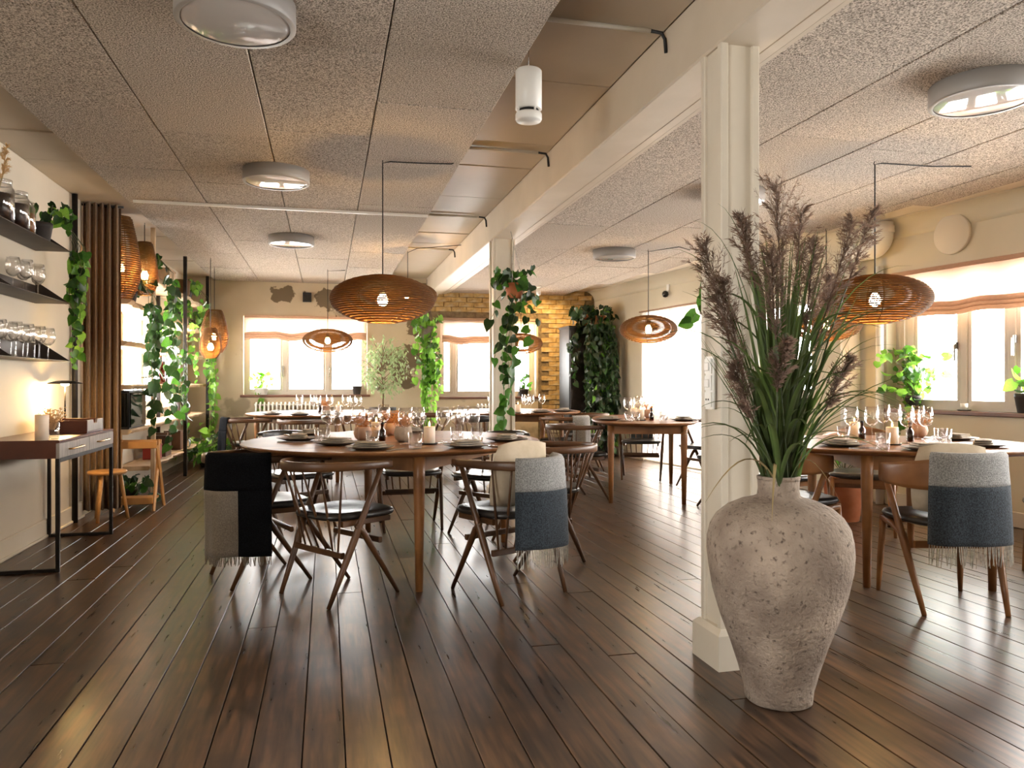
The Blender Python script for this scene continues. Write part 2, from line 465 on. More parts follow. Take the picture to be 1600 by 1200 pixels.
# bricks on the right half of the back wall: one object each
bw = MB(); bw.box((1.3, YB-.012, 2.02), (4.3, YB-.001, 2.62))
bricks_root = bw.build('wall_brick_facing', 'mortar'); struct(bricks_root)
bw = MB(); bw.box((BW2[1]+.03, YB-.012, 0), (4.3, YB-.001, 2.02)); struct(bw.build('mortar_bed', 'mortar', bricks_root))
brick_meshes = []
for k in range(6):
    m = MB(); rr = random.Random(k)
    j = lambda: rr.uniform(-.009, .009)
    fr = [(-.114+j(), -.026+j()*.6, -.0335+j()*.6), (.114+j(), -.026+j()*.6, -.0335+j()*.6), (.114+j(), -.026+j()*.6, .0335+j()*.6), (-.114+j(), -.026+j()*.6, .0335+j()*.6)]
    bk = [(-.118, 0, -.036), (.118, 0, -.036), (.118, 0, .036), (-.118, 0, .036)]
    m.add(fr+bk, [(0,1,2,3), (0,4,5,1), (1,5,6,2), (2,6,7,3), (3,7,4,0)])
    brick_meshes.append(m.mesh('brick', 'brick'))
low = MB()
for r in range(35):
    z = .04 + r * .0755
    x = 1.5 - (.12 if r % 2 else 0)
    while x < 4.2:
        c = x + .12
        inwin = (BW2[0]-.12 < c < BW2[1]+.14) and z < BW2[3]+.07
        if not inwin and z < 2.58 and c < 4.12 and (z > BW2[3]+.04 or c > BW2[1]):
            if z > .85:
                o = link('brick', R.choice(brick_meshes), bricks_root)
                o.location = (c, YB-.012+R.uniform(-.004, .003), z); o.rotation_euler = (0, R.uniform(-.02, .02), R.uniform(-.02, .02))
            else:
                low.box((c-.11, YB-.026, z-.03), (c+.11, YB-.012, z+.03))
        x += .24
tag(low.build('brick_course', 'brick', bricks_root), kind='stuff')

# peeled plaster on the back wall: worn-off blobs with ragged edges at measured places
def peel(m, blobs, col):
    nt = m.node_tree; N = nt.nodes; L = nt.links; b = N['Principled BSDF']
    tc = N.new('ShaderNodeTexCoord'); nz = N.new('ShaderNodeTexNoise'); nz.inputs['Scale'].default_value = 5.5; nz.inputs['Detail'].default_value = 7
    L.new(tc.outputs['Object'], nz.inputs['Vector'])
    cur = b.inputs['Base Color'].links[0].from_socket
    for (x, z, rx, rz) in blobs:
        mp = N.new('ShaderNodeMapping'); mp.vector_type = 'TEXTURE'
        mp.inputs['Location'].default_value = (x, YB, z); mp.inputs['Scale'].default_value = (rx, 5, rz)
        L.new(tc.outputs['Object'], mp.inputs['Vector'])
        ln = N.new('ShaderNodeVectorMath'); ln.operation = 'LENGTH'; L.new(mp.outputs['Vector'], ln.inputs[0])
        ma = N.new('ShaderNodeMath'); ma.operation = 'MULTIPLY_ADD'; ma.inputs[1].default_value = 3.4; ma.inputs[2].default_value = -1.7
        L.new(nz.outputs['Fac'], ma.inputs[0])
        sm = N.new('ShaderNodeMath'); sm.operation = 'ADD'; L.new(ln.outputs['Value'], sm.inputs[0]); L.new(ma.outputs[0], sm.inputs[1])
        mr = N.new('ShaderNodeMapRange'); mr.inputs['From Min'].default_value = .95; mr.inputs['From Max'].default_value = .85
        L.new(sm.outputs[0], mr.inputs['Value'])
        mx = N.new('ShaderNodeMix'); mx.data_type = 'RGBA'; L.new(mr.outputs['Result'], mx.inputs['Factor'])
        L.new(cur, mx.inputs[6]); mx.inputs[7].default_value = lin(col); cur = mx.outputs[2]
    L.new(cur, b.inputs['Base Color'])
peel(MATS['plaster_back'], [(xb(442), zb(442, 460), .16, .12), (xb(520), zb(520, 464), .38, .16), (xb(585), zb(585, 478), .3, .14), (xb(628), zb(628, 575), .34, .34), (xb(655), zb(655, 500), .25, .3)], (108,92,70))

# --- left wall with a window behind the plant shelf -----------------------
LWIN = (7.25, 10.9, .80, 1.95)
FILL_WIN = (-.9, .9, .95, 2.0)  # unseen window near the camera, added to light the vase and near pillar
wall('wall_left', (XL, YR, 0), (0,1,0), (-1,0,0), YB-YR, 2.8, .3, [(FILL_WIN[0]-YR, FILL_WIN[1]-YR, FILL_WIN[2], FILL_WIN[3]), (LWIN[0]-YR, LWIN[1]-YR, LWIN[2], LWIN[3])], 'plaster_cream')
window('fill_window', (XL, 0, 0), (0,1,0), (-1,0,0), *FILL_WIN, [0.0], .3)
window('window_3', (XL, 0, 0), (0,1,0), (-1,0,0), *LWIN, [8.1, 9.0, 9.95], .3, sill=False)
m = MB(); m.bbox((XL, YR, 0), (XL+.018, 7.0, .13), .005); m.bbox((XL+.018, YR, 0), (XL+.03, 7.0, .02), .004); struct(m.build('baseboard_left', 'plaster_cream'))
m = MB(); m.bbox((XL, YB-.02, 0), (4.1, YB, .12), .005); struct(m.build('baseboard_back', 'window_white'))

# --- right wall -----------------------------------------------------------
def tr(px): return on_line(px, RW0, RD)
def rp(px): return RW0 + RD * tr(px)
RLEN = 15.0
DOOR = (tr(1008), tr(1112), .02, z_at(rp(1040), 486))
WIN5 = (tr(1172), tr(1268), .95, 2.02)
zt4 = (z_at(rp(1410), 430) + z_at(rp(1600), 399)) / 2; zs4 = (z_at(rp(1475), 640) + z_at(rp(1600), 647)) / 2
WIN4 = (tr(1385), tr(1385) + 3.3, zs4, zt4)
WIN6 = (WIN4[1] + .7, WIN4[1] + 3.0, zs4, zt4)
wall('wall_right', RW0, RD, RN, RLEN, 2.8, .3, [DOOR, WIN5, WIN4, WIN6], 'plaster_right')
window('window_4', RW0, RD, RN, *WIN4, [tr(1408)+.0, tr(1490), tr(1565), tr(1565)+1.0], .3, handles=((tr(1480), 1.42), (tr(1571), 1.45)), set_in=.12)
window('window_5', RW0, RD, RN, *WIN5, [(WIN5[0]+WIN5[1])/2], .3)
window('window_6', RW0, RD, RN, *WIN6, [WIN6[0]+.75, WIN6[0]+1.5], .3)
window('door_1', RW0, RD, RN, *DOOR, [tr(1054)], .3, sill=False, set_in=.14)
m = MB(); M = frame_M(RW0, RD, RN)
for a, b in ((0.0, DOOR[0]-.02), (DOOR[1]+.02, RLEN)):
    m.bbox((a, -.018, 0), (b, 0, .12), .005, M)
    o = m.build('baseboard_right', 'window_white'); struct(o); m = MB()
# rear wall behind the photographer
m = MB(); m.box((XL-.3, YR-.3, 0), (6.8, YR, 2.8)); struct(m.build('wall_rear', 'plaster_right'))

# --- floor: sub-floor and single planks -----------------------------------
m = MB(); m.box((XL-.3, YR-.3, -.12), (6.8, YB+.3, -.022)); floor = struct(m.build('floor', 'subfloor'))
x = XL
pk = random.Random(3)
while x < 6.2:
    w = pk.choice((.125, .13, .135, .14, .15))
    wall_end = YB
    y = YR - pk.uniform(0, 3.5)
    while y < YB:
        ln = pk.uniform(3.6, 5.6)
        a, b = max(y, YR), min(y+ln, YB)
        # planks that lie beyond the slanting right wall are not needed
        xr = RW0.x + (RW0.y - (a)) * (RD.x / -RD.y)
        if b - a > .05 and x < xr + .1:
            m = MB(); m.bbox((-w/2+.0020, 0, -.022), (w/2-.0020, b-a-.005, 0), .0012)
            o = m.build('plank', 'plank', floor); o.location = (x+w/2, a, pk.uniform(-.0022, 0.0)); o.rotation_euler = (0, pk.uniform(-.006, .006), 0)
        y += ln
    x += w

# --- ceiling ---------------------------------------------------------------
m = MB(); m.box((XL-.3, YR-.3, 2.705), (6.8, YB+.3, 2.9)); ceiling = struct(m.build('ceiling', 'ceiling_paint'))
def board(x0, x1, y0, y1, z, th, name, mt, sink=0):
    m = MB(); m.bbox((x0, y0, z), (x1, y1, z+th), .004); return m.build(name, mt, ceiling)
bk2 = random.Random(11)
for (x0, x1, zc) in ((XL, -1.50, ZC_L), (.80, 1.475, ZC_M)):          # smooth boards beside the panels
    y = YR
    while y < YB:
        ln = bk2.uniform(.55, 1.05); y1 = min(y+ln, YB)
        board(x0, x1, y+.004, y1-.004, zc+bk2.uniform(-.008, .004), .03, 'ceiling_board', 'ceiling_paint'); y = y1
ZPL, ZPR = 2.57, 2.485
PX = [-1.56, -.945, -.335, .255, .87]
OFF = [3.32, 3.61, 3.45, 4.05]
for i in range(4):
    y = OFF[i] - 1.18*6
    while y < YB-.02:
        a, b = max(y, YR), min(y+1.18, YB)
        if b-a > .05: board(PX[i]+.003, PX[i+1]-.003, a+.003, b-.003, ZPL+bk2.uniform(-.002, .002), .03, 'ceiling_panel', 'woodwool')
        y += 1.18
PXR = [1.83 + .612*k for k in range(6)]
for i in range(5):
    y = (2.85, 2.62, 3.9, 3.1, 2.7)[i] - 1.18*5
    while y < YB-.02:
        a, b = max(y, YR), min(y+1.18, YB)
        xr = RW0.x + (RW0.y - b) * (RD.x / -RD.y) - .50
        x1 = min(PXR[i+1], xr)
        if b-a > .05 and x1 - PXR[i] > .08: board(PXR[i]+.003, x1-.003, a+.003, b-.003, ZPR+bk2.uniform(-.002, .002), .03, 'ceiling_panel', 'woodwool')
        y += 1.18
m = MB(); m.box((1.80, YR, ZC_R), (6.8, YB, 2.70)); m.build('ceiling_plaster', 'plaster_cream', ceiling)
# rounded cove along the right wall
m = MB(); M = frame_M(RW0, RD, RN)
prof = [(0, ZC_R-.16)] + [(-.16+.16*cos(a), ZC_R-.16+.16*sin(a)) for a in [k*pi/12 for k in range(1, 6)]] + [(-.16, ZC_R), (.02, ZC_R), (.02, ZC_R-.16)]
m.add([M @ Vector((t, p[0], p[1])) for t in (0, RLEN) for p in prof], [(k, (k+1) % len(prof), len(prof)+(k+1) % len(prof), len(prof)+k) for k in range(len(prof))], True)
struct(m.build('trim_1', 'plaster_right'))
# beam along the room with stepped soffit
m = MB(); m.bbox((1.482, YR, 2.43), (1.655, YB, 2.70), .008); beam = struct(m.build('ceiling_beam', 'beam_paint'))
m = MB(); m.bbox((1.655, YR, 2.452), (1.72, YB, 2.70), .006); m.build('beam_batten', 'beam_paint', beam)
m = MB(); m.bbox((1.728, YR, 2.462), (1.79, YB, 2.70), .006); m.build('beam_batten', 'beam_paint', beam)
m = MB(); m.bbox((1.796, YR, 2.474), (1.832, YB, 2.60), .006); m.build('beam_batten', 'beam_paint', beam)
# pillars
def pillar(name, x0, x1, y0, y1):
    e = link(name, None); struct(e)
    m = MB(); m.box((x0+.014, y0+.014, 0), (x1-.014, y1-.014, 2.43)); m.build('core', 'pillar_paint', e)
    for (a, b) in ((x0, y0), (x1-.032, y0), (x0, y1-.032), (x1-.032, y1-.032)):
        m = MB(); m.bbox((a, b, .15), (a+.032, b+.032, 2.43), .004); m.build('corner_strip', 'pillar_paint', e)
    m = MB(); q = .024
    poly = [(x0-q, y0-q), (x1+q, y0-q), (x1+q, y1+q), (x0-q, y1+q)]
    m.prism(poly, 0, .135); p2 = [(x0-.004, y0-.004), (x1+.004, y0-.004), (x1+.004, y1+.004), (x0-.004, y1+.004)]
    m.add([Vector((x, y, .135)) for x, y in poly] + [Vector((x, y, .155)) for x, y in p2], [(k, (k+1) % 4, 4+(k+1) % 4, 4+k) for k in range(4)] + [(4,5,6,7)])
    m.build('plinth', 'pillar_paint', e)
    return e
P1 = pillar('pillar_1', 1.486, 1.652, 2.70, 2.868)
P2 = pillar('pillar_2', 1.486, 1.69, 6.87, 7.06)
# wall plates with two switches and a socket, on the pillar's left face
e = thing('switch_panel', (1.486, 2.775, 1.11), 0, 'white switch and socket plates on the near white pillar', 'switch')
m = MB(); m.bbox((-.012, -.032, -.105), (0, .032, .105), .003); m.build('back_plate', 'white_plastic', e)
for dz, nm in ((.066, 'switch'), (0, 'switch'), (-.066, 'socket')):
    m = MB(); m.bbox((-.020, -.026, dz-.029), (-.012, .026, dz+.029), .003); s = m.build(nm, 'white_plastic', e)
    if nm == 'switch': m = MB(); m.bbox((-.025, -.016, dz-.018), (-.020, .016, dz+.014), .002); m.build('rocker', 'white_plastic', s)
    else:
        for dy in (-.009, .009):
            m = MB(); m.tube([(-.0212, dy, dz), (-.0195, dy, dz)], .004, 8); m.build('socket_hole', 'metal_black', s)

# ------------------------------------------------------------------ chairs
def arc_pts(hw, cy, back, a0, a1, n, z, z2=None):
    """horse-shoe curve: half width hw, centre y cy, reach to the back 'back'"""
    out = []
    for k in range(n+1):
        a = a0 + (a1-a0)*k/n
        zz = z if z2 is None else z + (z2-z)*(abs(cos(a)))
        out.append(Vector((hw*cos(a), cy - back*sin(a), zz)))
    return out
def rail_mesh(pts, halfh, halft):
    m = MB(); n = len(pts); vs = []
    for i, p in enumerate(pts):
        t = (pts[min(i+1, n-1)] - pts[max(i-1, 0)]).normalized(); s = Vector((-t.y, t.x, 0)).normalized()
        w = sin(pi*i/(n-1))
        hh = halfh[0] + (halfh[1]-halfh[0])*w; tt = halft
        for (a, b) in ((-1,-.7), (-.7,-1), (.7,-1), (1,-.7), (1,.7), (.7,1), (-.7,1), (-1,.7)):
            vs.append(p + s*tt*a + Vector((0,0,hh*b)))
    fs = [(i*8+k, i*8+(k+1) % 8, (i+1)*8+(k+1) % 8, (i+1)*8+k) for i in range(n-1) for k in range(8)]
    fs += [tuple(reversed(range(8))), tuple((n-1)*8+k for k in range(8))]
    m.add(vs, fs, True); return m
def seat_pad(w0, w1, y0, y1, z0, z1):
    """rounded seat: wide in front, dished"""
    m = MB(); n = 28; rings = []
    def outline(k, s):
        a = 2*pi*k/n; c, d = cos(a), sin(a)
        x = math.copysign(abs(c)**.6, c); y = math.copysign(abs(d)**.6, d)
        f = (y+1)/2; w = w0 + (w1-w0)*f
        return (x*w*s, (y0+y1)/2 + y*(y1-y0)/2*s)
    vs = []
    for s, z in ((.80, z0), (.97, z0+.012), (1.0, (z0+z1)/2), (.97, z1-.006), (.88, z1), (.5, z1-.012), (.0, z1-.016)):
        for k in range(n):
            x, y = outline(k, s); vs.append((x, y, z))
    fs = [tuple(reversed(range(n)))]
    for r in range(6): fs += [(r*n+k, r*n+(k+1) % n, (r+1)*n+(k+1) % n, (r+1)*n+k) for k in range(n)]
    m.add(vs, fs, True); return m
def taper(p, q, r0, r1, n=8, bulge=None):
    m = MB(); p = Vector(p); q = Vector(q); pts = [p.lerp(q, t) for t in (0, .2, .45, .7, 1)]
    b = bulge or max(r0, r1)
    m.tube(pts, [r0, (r0+b)/2, b, (r1+b)/2, r1], n); return m

def spindle_chair(pad=False):
    e = thing('spindle_chair', (0,0,0), 0, 'x', 'chair', 'spindle back dining chairs')
    tipx, tipy, tipz = .258, .075, .675
    for s in (-1, 1):
        rf = (s*.212, -.215, 0); tip = (s*tipx, tipy, tipz)
        taper(rf, tip, .011, .013, bulge=.019).build('rear_leg', 'walnut', e)
        f = .60; j = Vector(rf).lerp(Vector(tip), f)
        m = MB(); m.tube([j + Vector((0, -.03, -.01)), j + Vector((0, .012, -.045)), j + Vector((-s*.004, .05, -.10)), Vector((s*.214, .222, 0))], [.012, .018, .017, .010], 8)
        m.build('front_leg', 'walnut', e)
    pts = arc_pts(.268, .085, .385, -.12, pi+.12, 26, .692)
    rail_mesh(pts, (.017, .024), .015).build('top_rail', 'walnut', e)
    if pad:
        pp = arc_pts(.274, .085, .393, .75, pi-.75, 16, .700)
        rail_mesh(pp, (.030, .040), .024).build('back_pad', 'leather', e)
    sz, sy = .245, -.125
    m = MB(); m.bbox((-.205, sy-.012, sz-.016), (.205, sy+.012, sz+.016), .005); m.build('rear_stretcher', 'walnut', e)
    for k in range(7):
        a = .62 + (pi-1.24)*k/6
        top = Vector((.268*cos(a), .085-.385*sin(a), .682)); bot = Vector((.165*cos(a)/cos(.62), sy, sz+.01))
        taper(bot, top, .0055, .005, 6, .0075).build('spindle', 'walnut', e)
    m = MB(); m.bbox((-.20, .105, .275), (.20, .127, .305), .005); m.build('front_stretcher', 'walnut', e)
    for s in (-1, 1):
        m = MB(); m.bbox((s*.19-.012, -.12, .385), (s*.19+.012, .18, .415), .004); m.build('seat_rail', 'walnut', e)
    seat_pad(.195, .245, -.20, .255, .408, .452).build('seat', 'leather', e)
    return e
def plank_chair():
    e = thing('plank_back_chair', (0,0,0), 0, 'x', 'chair', 'plank back dining chairs')
    for s in (-1, 1):
        rf = (s*.195, -.24, 0); tip = (s*.262, .06, .69)
        taper(rf, tip, .012, .015, 8, .020).build('rear_leg', 'oak', e)
        taper((s*.215, .215, 0), (s*.20, .19, .41), .011, .017, 8, .018).build('front_leg', 'oak', e)
        m = MB(); m.tube([(s*.205, .19, .395), (s*.212, .05, .385), (s*.217, -.07, .355), (s*.214, -.13, .29)], [.016, .018, .017, .008], 8); m.build('side_rail', 'oak', e)
    m = MB(); m.bbox((-.21, .175, .37), (.21, .20, .405), .005); m.build('front_rail', 'oak', e)
    m = MB(); m.bbox((-.19, -.14, .30), (.19, -.118, .335), .005); m.build('rear_stretcher', 'oak', e)
    pts = arc_pts(.272, .06, .35, 0, pi, 24, .69, .655)
    rail_mesh(pts, (.045, .080), .010).build('backrest', 'oak', e)
    seat_pad(.195, .245, -.20, .25, .405, .45).build('seat', 'leather', e)
    return e

PROT = {'s': spindle_chair(), 'd': spindle_chair(True), 'p': plank_chair()}
USED = set()
def chair(kind, x, y, dx, dy, label):
    rz = math.atan2(-dx, dy)
    if kind not in USED:
        USED.add(kind); o = PROT[kind]; KIDS[o.name] = [(c, kids(c)) for c in kids(o)]
        o.location = (x, y, 0); o.rotation_euler = (0, 0, rz); o['label'] = label
    else: o = copy_tree(PROT[kind], (x, y, 0), rz, label)
    return o

# ------------------------------------------------------------------ blankets over chair backs
def blanket(name, ch, label, wid, inner, outer, mats, hw=.268, cy=.085, back=.385, ztop=.720, off=0.0, gap=.022, fringe=.10, slant=0.0, seed=1, side=None):
    """wool throw hung over the curved back of chair ch; bands = (top part, lower part)"""
    rr = random.Random(seed); e = thing(name, ch.location, ch.rotation_euler.z, label, 'blanket')
    nu = 14
    ph = rr.uniform(0, 6)
    def rim(u):   # angle along the back
        a = pi/2 + off + (u-.5)*wid/.30
        c = Vector((hw*cos(a), cy-back*sin(a), 0)); t = Vector((-hw*sin(a), -back*cos(a), 0)).normalized()
        n = Vector((t.y, -t.x, 0)); 
        if n.dot(Vector((cos(a), -sin(a), 0))) < 0: n = -n
        return c, n
    L1, L2 = inner, outer
    def pt(u, s):    # s metres along the cloth, negative = inside
        c, n = rim(u)
        w = sin(u*9+ph)*.010 + sin(u*17+ph*2)*.004
        if s < -.03: d = -gap - .004; z = ztop - .012 + (s+.03) ; d += w*min(1, -s*3)
        elif s < .03: q = s/.03*pi/2; d = sin(q)*gap; z = ztop - .012 + cos(q)*.02
        else:
            q = (s-.03); d = gap + .012*min(1, q*6) + w*min(1.6, q*4); z = ztop - .012 - q - slant*(u-.5)*q
        return c + n*d + Vector((0, 0, z))
    def sheet(s0, s1, mt, nm, nv, ua=0.0, ub=1.0):
        m = MB()
        f = lambda u, v: pt(ua+(ub-ua)*u, s0+(s1-s0)*v)
        def nr(u, v):
            a = f(min(1, u+.01), v) - f(max(0, u-.01), v); b = f(u, min(1, v+.01)) - f(u, max(0, v-.01))
            k = a.cross(b); return k.normalized() if k.length > 1e-9 else Vector((0,0,1))
        m.slab(f, nr, nu, nv, .005); return m.build(nm, mt, e)
    sp = L2*.37
    sheet(-L1, sp, mats[0], 'upper_band', 14)
    if side: sheet(sp, L2, mats[0], 'side_band', 12, 0, side); sheet(sp, L2, mats[1], 'lower_band', 12, side, 1)
    else: sheet(sp, L2, mats[1], 'lower_band', 12)
    m = MB()
    for k in range(46):
        u = (k+.5)/46; b = pt(u, L2); _, n = rim(u); j = rr.uniform(-.006, .006)
        tan = Vector((-n.y, n.x, 0))
        m.tube([b + Vector((0,0,.004)), b + Vector((0,0,-fringe*.5)) + tan*j, b + Vector((0,0,-fringe*rr.uniform(.85, 1.05))) + tan*j*2 + n*rr.uniform(-.006, .006)], [.0026, .0030, .0016], 4)
    tag(m.build('fringe', mats[2], e), kind='stuff')
    return e

# ------------------------------------------------------------------ tables
def table(x, y, rx, ry, rz, legs, label, sq=2.0, H=.745):
    e = thing('dining_table', (x, y, 0), rz, label, 'table', 'wooden dining tables')
    n = 64
    def outl(s, g=0):
        return [((math.copysign(abs(cos(2*pi*k/n))**(2/sq), cos(2*pi*k/n)))*(rx*s-g), (math.copysign(abs(sin(2*pi*k/n))**(2/sq), sin(2*pi*k/n)))*(ry*s-g)) for k in range(n)]
    m = MB(); vs = []
    for g, z in ((.03, H-.028), (.004, H-.014), (0, H-.006), (.004, H)): vs += [(a, b, z) for a, b in outl(1, g)]
    fs = [tuple(reversed(range(n))), tuple(3*n+k for k in range(n))] + [(r*n+k, r*n+(k+1) % n, (r+1)*n+(k+1) % n, (r+1)*n+k) for r in range(3) for k in range(n)]
    m.add(vs, fs); m.build('tabletop', 'tabletop', e)
    for i in range(len(legs)):
        a, b = Vector(legs[i]), Vector(legs[(i+1) % len(legs)]); d = (b-a).normalized(); nn = Vector((-d.y, d.x))*.011
        m = MB(); poly = [a-nn, b-nn, b+nn, a+nn]; m.prism([tuple(p) for p in poly], H-.108, H-.026); m.build('apron', 'oak', e)
    for lx, ly in legs:
        m = MB(); M = Matrix.Translation((lx, ly, 0)) @ Matrix.Rotation(math.atan2(ly, lx), 4, 'Z')
        vs = []
        for z, r in ((0, .020), (.30, .026), (.60, .032), (H-.026, .033)):
            for k in range(10):
                a = 2*pi*k/10 + .3; vs.append(M @ Vector((cos(a)*r, sin(a)*r, z)))
        fs = [tuple(reversed(range(10))), tuple(30+k for k in range(10))] + [(q*10+k, q*10+(k+1) % 10, (q+1)*10+(k+1) % 10, (q+1)*10+k) for q in range(3) for k in range(10)]
        m.add(vs, fs, True); m.build('leg', 'oak', e)
    return e
def ringlegs(r, a0): return [(r*cos(a0+k*pi/2), r*sin(a0+k*pi/2)) for k in range(4)]
TBL = {
 1: ((.42, 4.95), 'round wooden dining table in the middle, nearest the camera under the large pendant'),
 2: ((.0, 9.55), 'dining table by the left back window with the radiator'),
 3: ((2.30, 9.55), 'dining table behind the far pillar before the brick wall'),
 4: ((3.11, 7.22), 'narrow dining table in front of the white curtained door'),
 5: ((3.34, 4.00), 'round dining table behind the stone vase by the right window')}
table(*TBL[1][0], .93, .93, 0, [(.06, -.86), (.78, .26), (-.12, .83), (-.80, .04)], TBL[1][1])
table(*TBL[2][0], .93, .93, 0, ringlegs(.80, .15), TBL[2][1])
table(*TBL[3][0], .88, .88, 0, ringlegs(.76, -1.3), TBL[3][1])
table(*TBL[4][0], .52, .95, -.36, [(-.33, -.72), (.33, -.72), (.33, .72), (-.33, .72)], TBL[4][1], sq=2.6)
table(*TBL[5][0], .82, .66, -.35, [(-.32, -.54), (.32, -.54), (.32, .54), (-.32, .54)], TBL[5][1], sq=2.2)

# --- chairs around table 1
cS = chair('s', .065, 4.158, .82, .57, 'spindle chair with an empty seat, nearest the camera at the middle table')
cSE = chair('s', .95, 4.00, -.42, .91, 'spindle chair carrying the grey and navy blanket at the middle table')
cSW = chair('s', -.37, 4.61, .93, .37, 'spindle chair carrying the black and grey striped blanket')
cE = chair('s', 1.40, 4.78, -.97, .25, 'spindle chair on the right side of the middle table')
cNE = chair('d', 1.18, 5.57, -.8, -.6, 'black padded spindle chair at the back right of the middle table')
cN = chair('s', .63, 5.95, 0, -1, 'spindle chair at the far side of the middle table, facing the camera')
cNW = chair('d', -.22, 5.95, .5, -.87, 'black padded spindle chair at the back left of the middle table')
blanket('striped_blanket', cSW, 'black and taupe wool blanket hanging on the left chair of the middle table', .32, .075, .56, ('wool_black', 'wool_tan', 'wool_tan'), off=-.76, fringe=.05, seed=3, side=.42)
blanket('wool_blanket', cSE, 'grey and navy wool blanket with white fringe on the middle table chair', .50, .075, .46, ('wool_light', 'wool_dark', 'fringe'), off=-.26, seed=5)
# --- table 2
c21 = chair('s', -.82, 9.0, .9, .45, 'spindle chair under a black blanket by the left window table')
blanket('black_blanket', c21, 'plain black wool blanket on the chair at the left window table', .22, .075, .42, ('wool_black', 'wool_black', 'wool_black'), fringe=.04, seed=8)
chair('s', -.25, 8.60, .25, .97, 'spindle chair with its back to the camera at the left window table')
chair('s', .85, 9.2, -.95, .3, 'spindle chair on the right of the left window table')
chair('d', -.47, 10.45, .3, -.95, 'black padded spindle chair under the left back window')
chair('d', .45, 10.5, -.4, -.9, 'black padded spindle chair beside the ficus tree')
# --- table 3
c31 = chair('s', 2.70, 8.58, -.45, .89, 'spindle chair with a light grey blanket at the brick wall table')
blanket('pale_blanket', c31, 'light grey wool blanket on the chair before the brick wall', .28, .075, .36, ('wool_light', 'wool_light', 'fringe'), fringe=.05, seed=9)
chair('d', 1.75, 8.75, .55, .83, 'black padded spindle chair just right of the far pillar')
chair('s', 3.2, 9.3, -.97, .2, 'spindle chair on the right of the brick wall table')
chair('s', 1.40, 9.78, 1, 0, 'spindle chair left of the far pillar by the second back window')
# --- table 4
chair('s', 2.32, 6.96, .97, .22, 'spindle chair on the left of the narrow table, its rail catching the light')
c42 = chair('s', 3.55, 8.30, -.42, -.9, 'spindle chair at the far end of the narrow table, facing the camera')
blanket('navy_blanket', c42, 'navy wool blanket on the far chair of the narrow table', .26, .075, .30, ('wool_dark', 'wool_dark', 'wool_dark'), fringe=.03, seed=12)
chair('s', 3.92, 7.45, -.95, -.2, 'spindle chair before the white curtain at the narrow table')
chair('s', 3.55, 6.35, -.75, .62, 'spindle chair half hidden behind the near pillar at the narrow table')
# --- table 5
c51 = chair('p', 3.02, 3.27, .27, .96, 'plank back chair carrying the grey and black blanket by the stone vase')
blanket('fringed_blanket', c51, 'grey and dark wool blanket with long fringe on the plank back chair', .46, .075, .44, ('wool_light', 'wool_dark', 'fringe'), hw=.272, cy=.06, back=.35, ztop=.768, off=-.15, seed=15)
chair('p', 2.64, 4.02, .97, .24, 'plank back chair behind the stone vase, on the left of its table')
c53 = chair('p', 4.05, 3.40, -.8, .6, 'plank back chair at the right edge of the picture')
blanket('taupe_blanket', c53, 'taupe wool blanket over the chair at the right edge', .28, .075, .16, ('wool_tan', 'wool_tan', 'wool_tan'), hw=.272, cy=.06, back=.35, ztop=.768, fringe=.03, seed=17)
chair('p', 3.90, 4.98, -.6, -.8, 'plank back chair under the right window, facing the vase')
chair('p', 3.18, 5.02, .1, -1, 'plank back chair at the far side of the vase table')
# cushions
def cushion(loc, rz, tilt, label):
    m = MB(); n = 10
    def f(sgn):
        return lambda u, v: Vector(((u-.5)*.36*(1-.12*(2*v-1)**2), sgn*.05*((1-(2*u-1)**4)*(1-(2*v-1)**4))**.6, (v-.5)*.36*(1-.12*(2*u-1)**2)))
    m.grid(f(1), n, n); m.grid(f(-1), n, n)
    o = m.build('cushion', 'cushion'); o.location = loc; o.rotation_euler = (tilt, 0, rz); tag(o, label, 'cushion'); return o
def on_chair(c, lx, ly, z):
    a = c.rotation_euler.z; return (c.location.x + lx*cos(a) - ly*sin(a), c.location.y + lx*sin(a) + ly*cos(a), z)
cushion(on_chair(cSE, -.02, -.105, .635), cSE.rotation_euler.z, .22, 'beige cushion behind the grey and navy blanket on the middle table chair')
cushion(on_chair(c51, -.02, -.12, .64), c51.rotation_euler.z, .2, 'beige cushion behind the fringed blanket on the plank back chair')

# ------------------------------------------------------------------ table ware
TZ = .7455
def wineglass_proto(h=.215, rb=.044):
    e = thing('wine_glass', (0,0,0), 0, 'x', 'wine glass')
    s = h/.215
    m = MB(); m.lathe([(.004,.096*s), (.016,.100*s), (.032,.114*s), (rb-.003,.135*s), (rb,.152*s), (rb-.002,.175*s), (rb-.009,h), (rb-.0105,h), (rb-.0035,.175*s), (rb-.0015,.152*s), (rb-.0045,.136*s), (.031,.116*s), (.014,.1025*s), (0,.101*s)], 20); m.build('bowl', 'clear_glass', e)
    m = MB(); m.lathe([(.0045,.008), (.0036,.02*s), (.0034,.06*s), (.0045,.097*s)], 10); m.build('stem', 'clear_glass', e)
    m = MB(); m.lathe([(.0,.0), (.034,.0), (.0345,.0015), (.02,.004), (.006,.008), (.0,.009)], 20); m.build('foot', 'clear_glass', e)
    return e
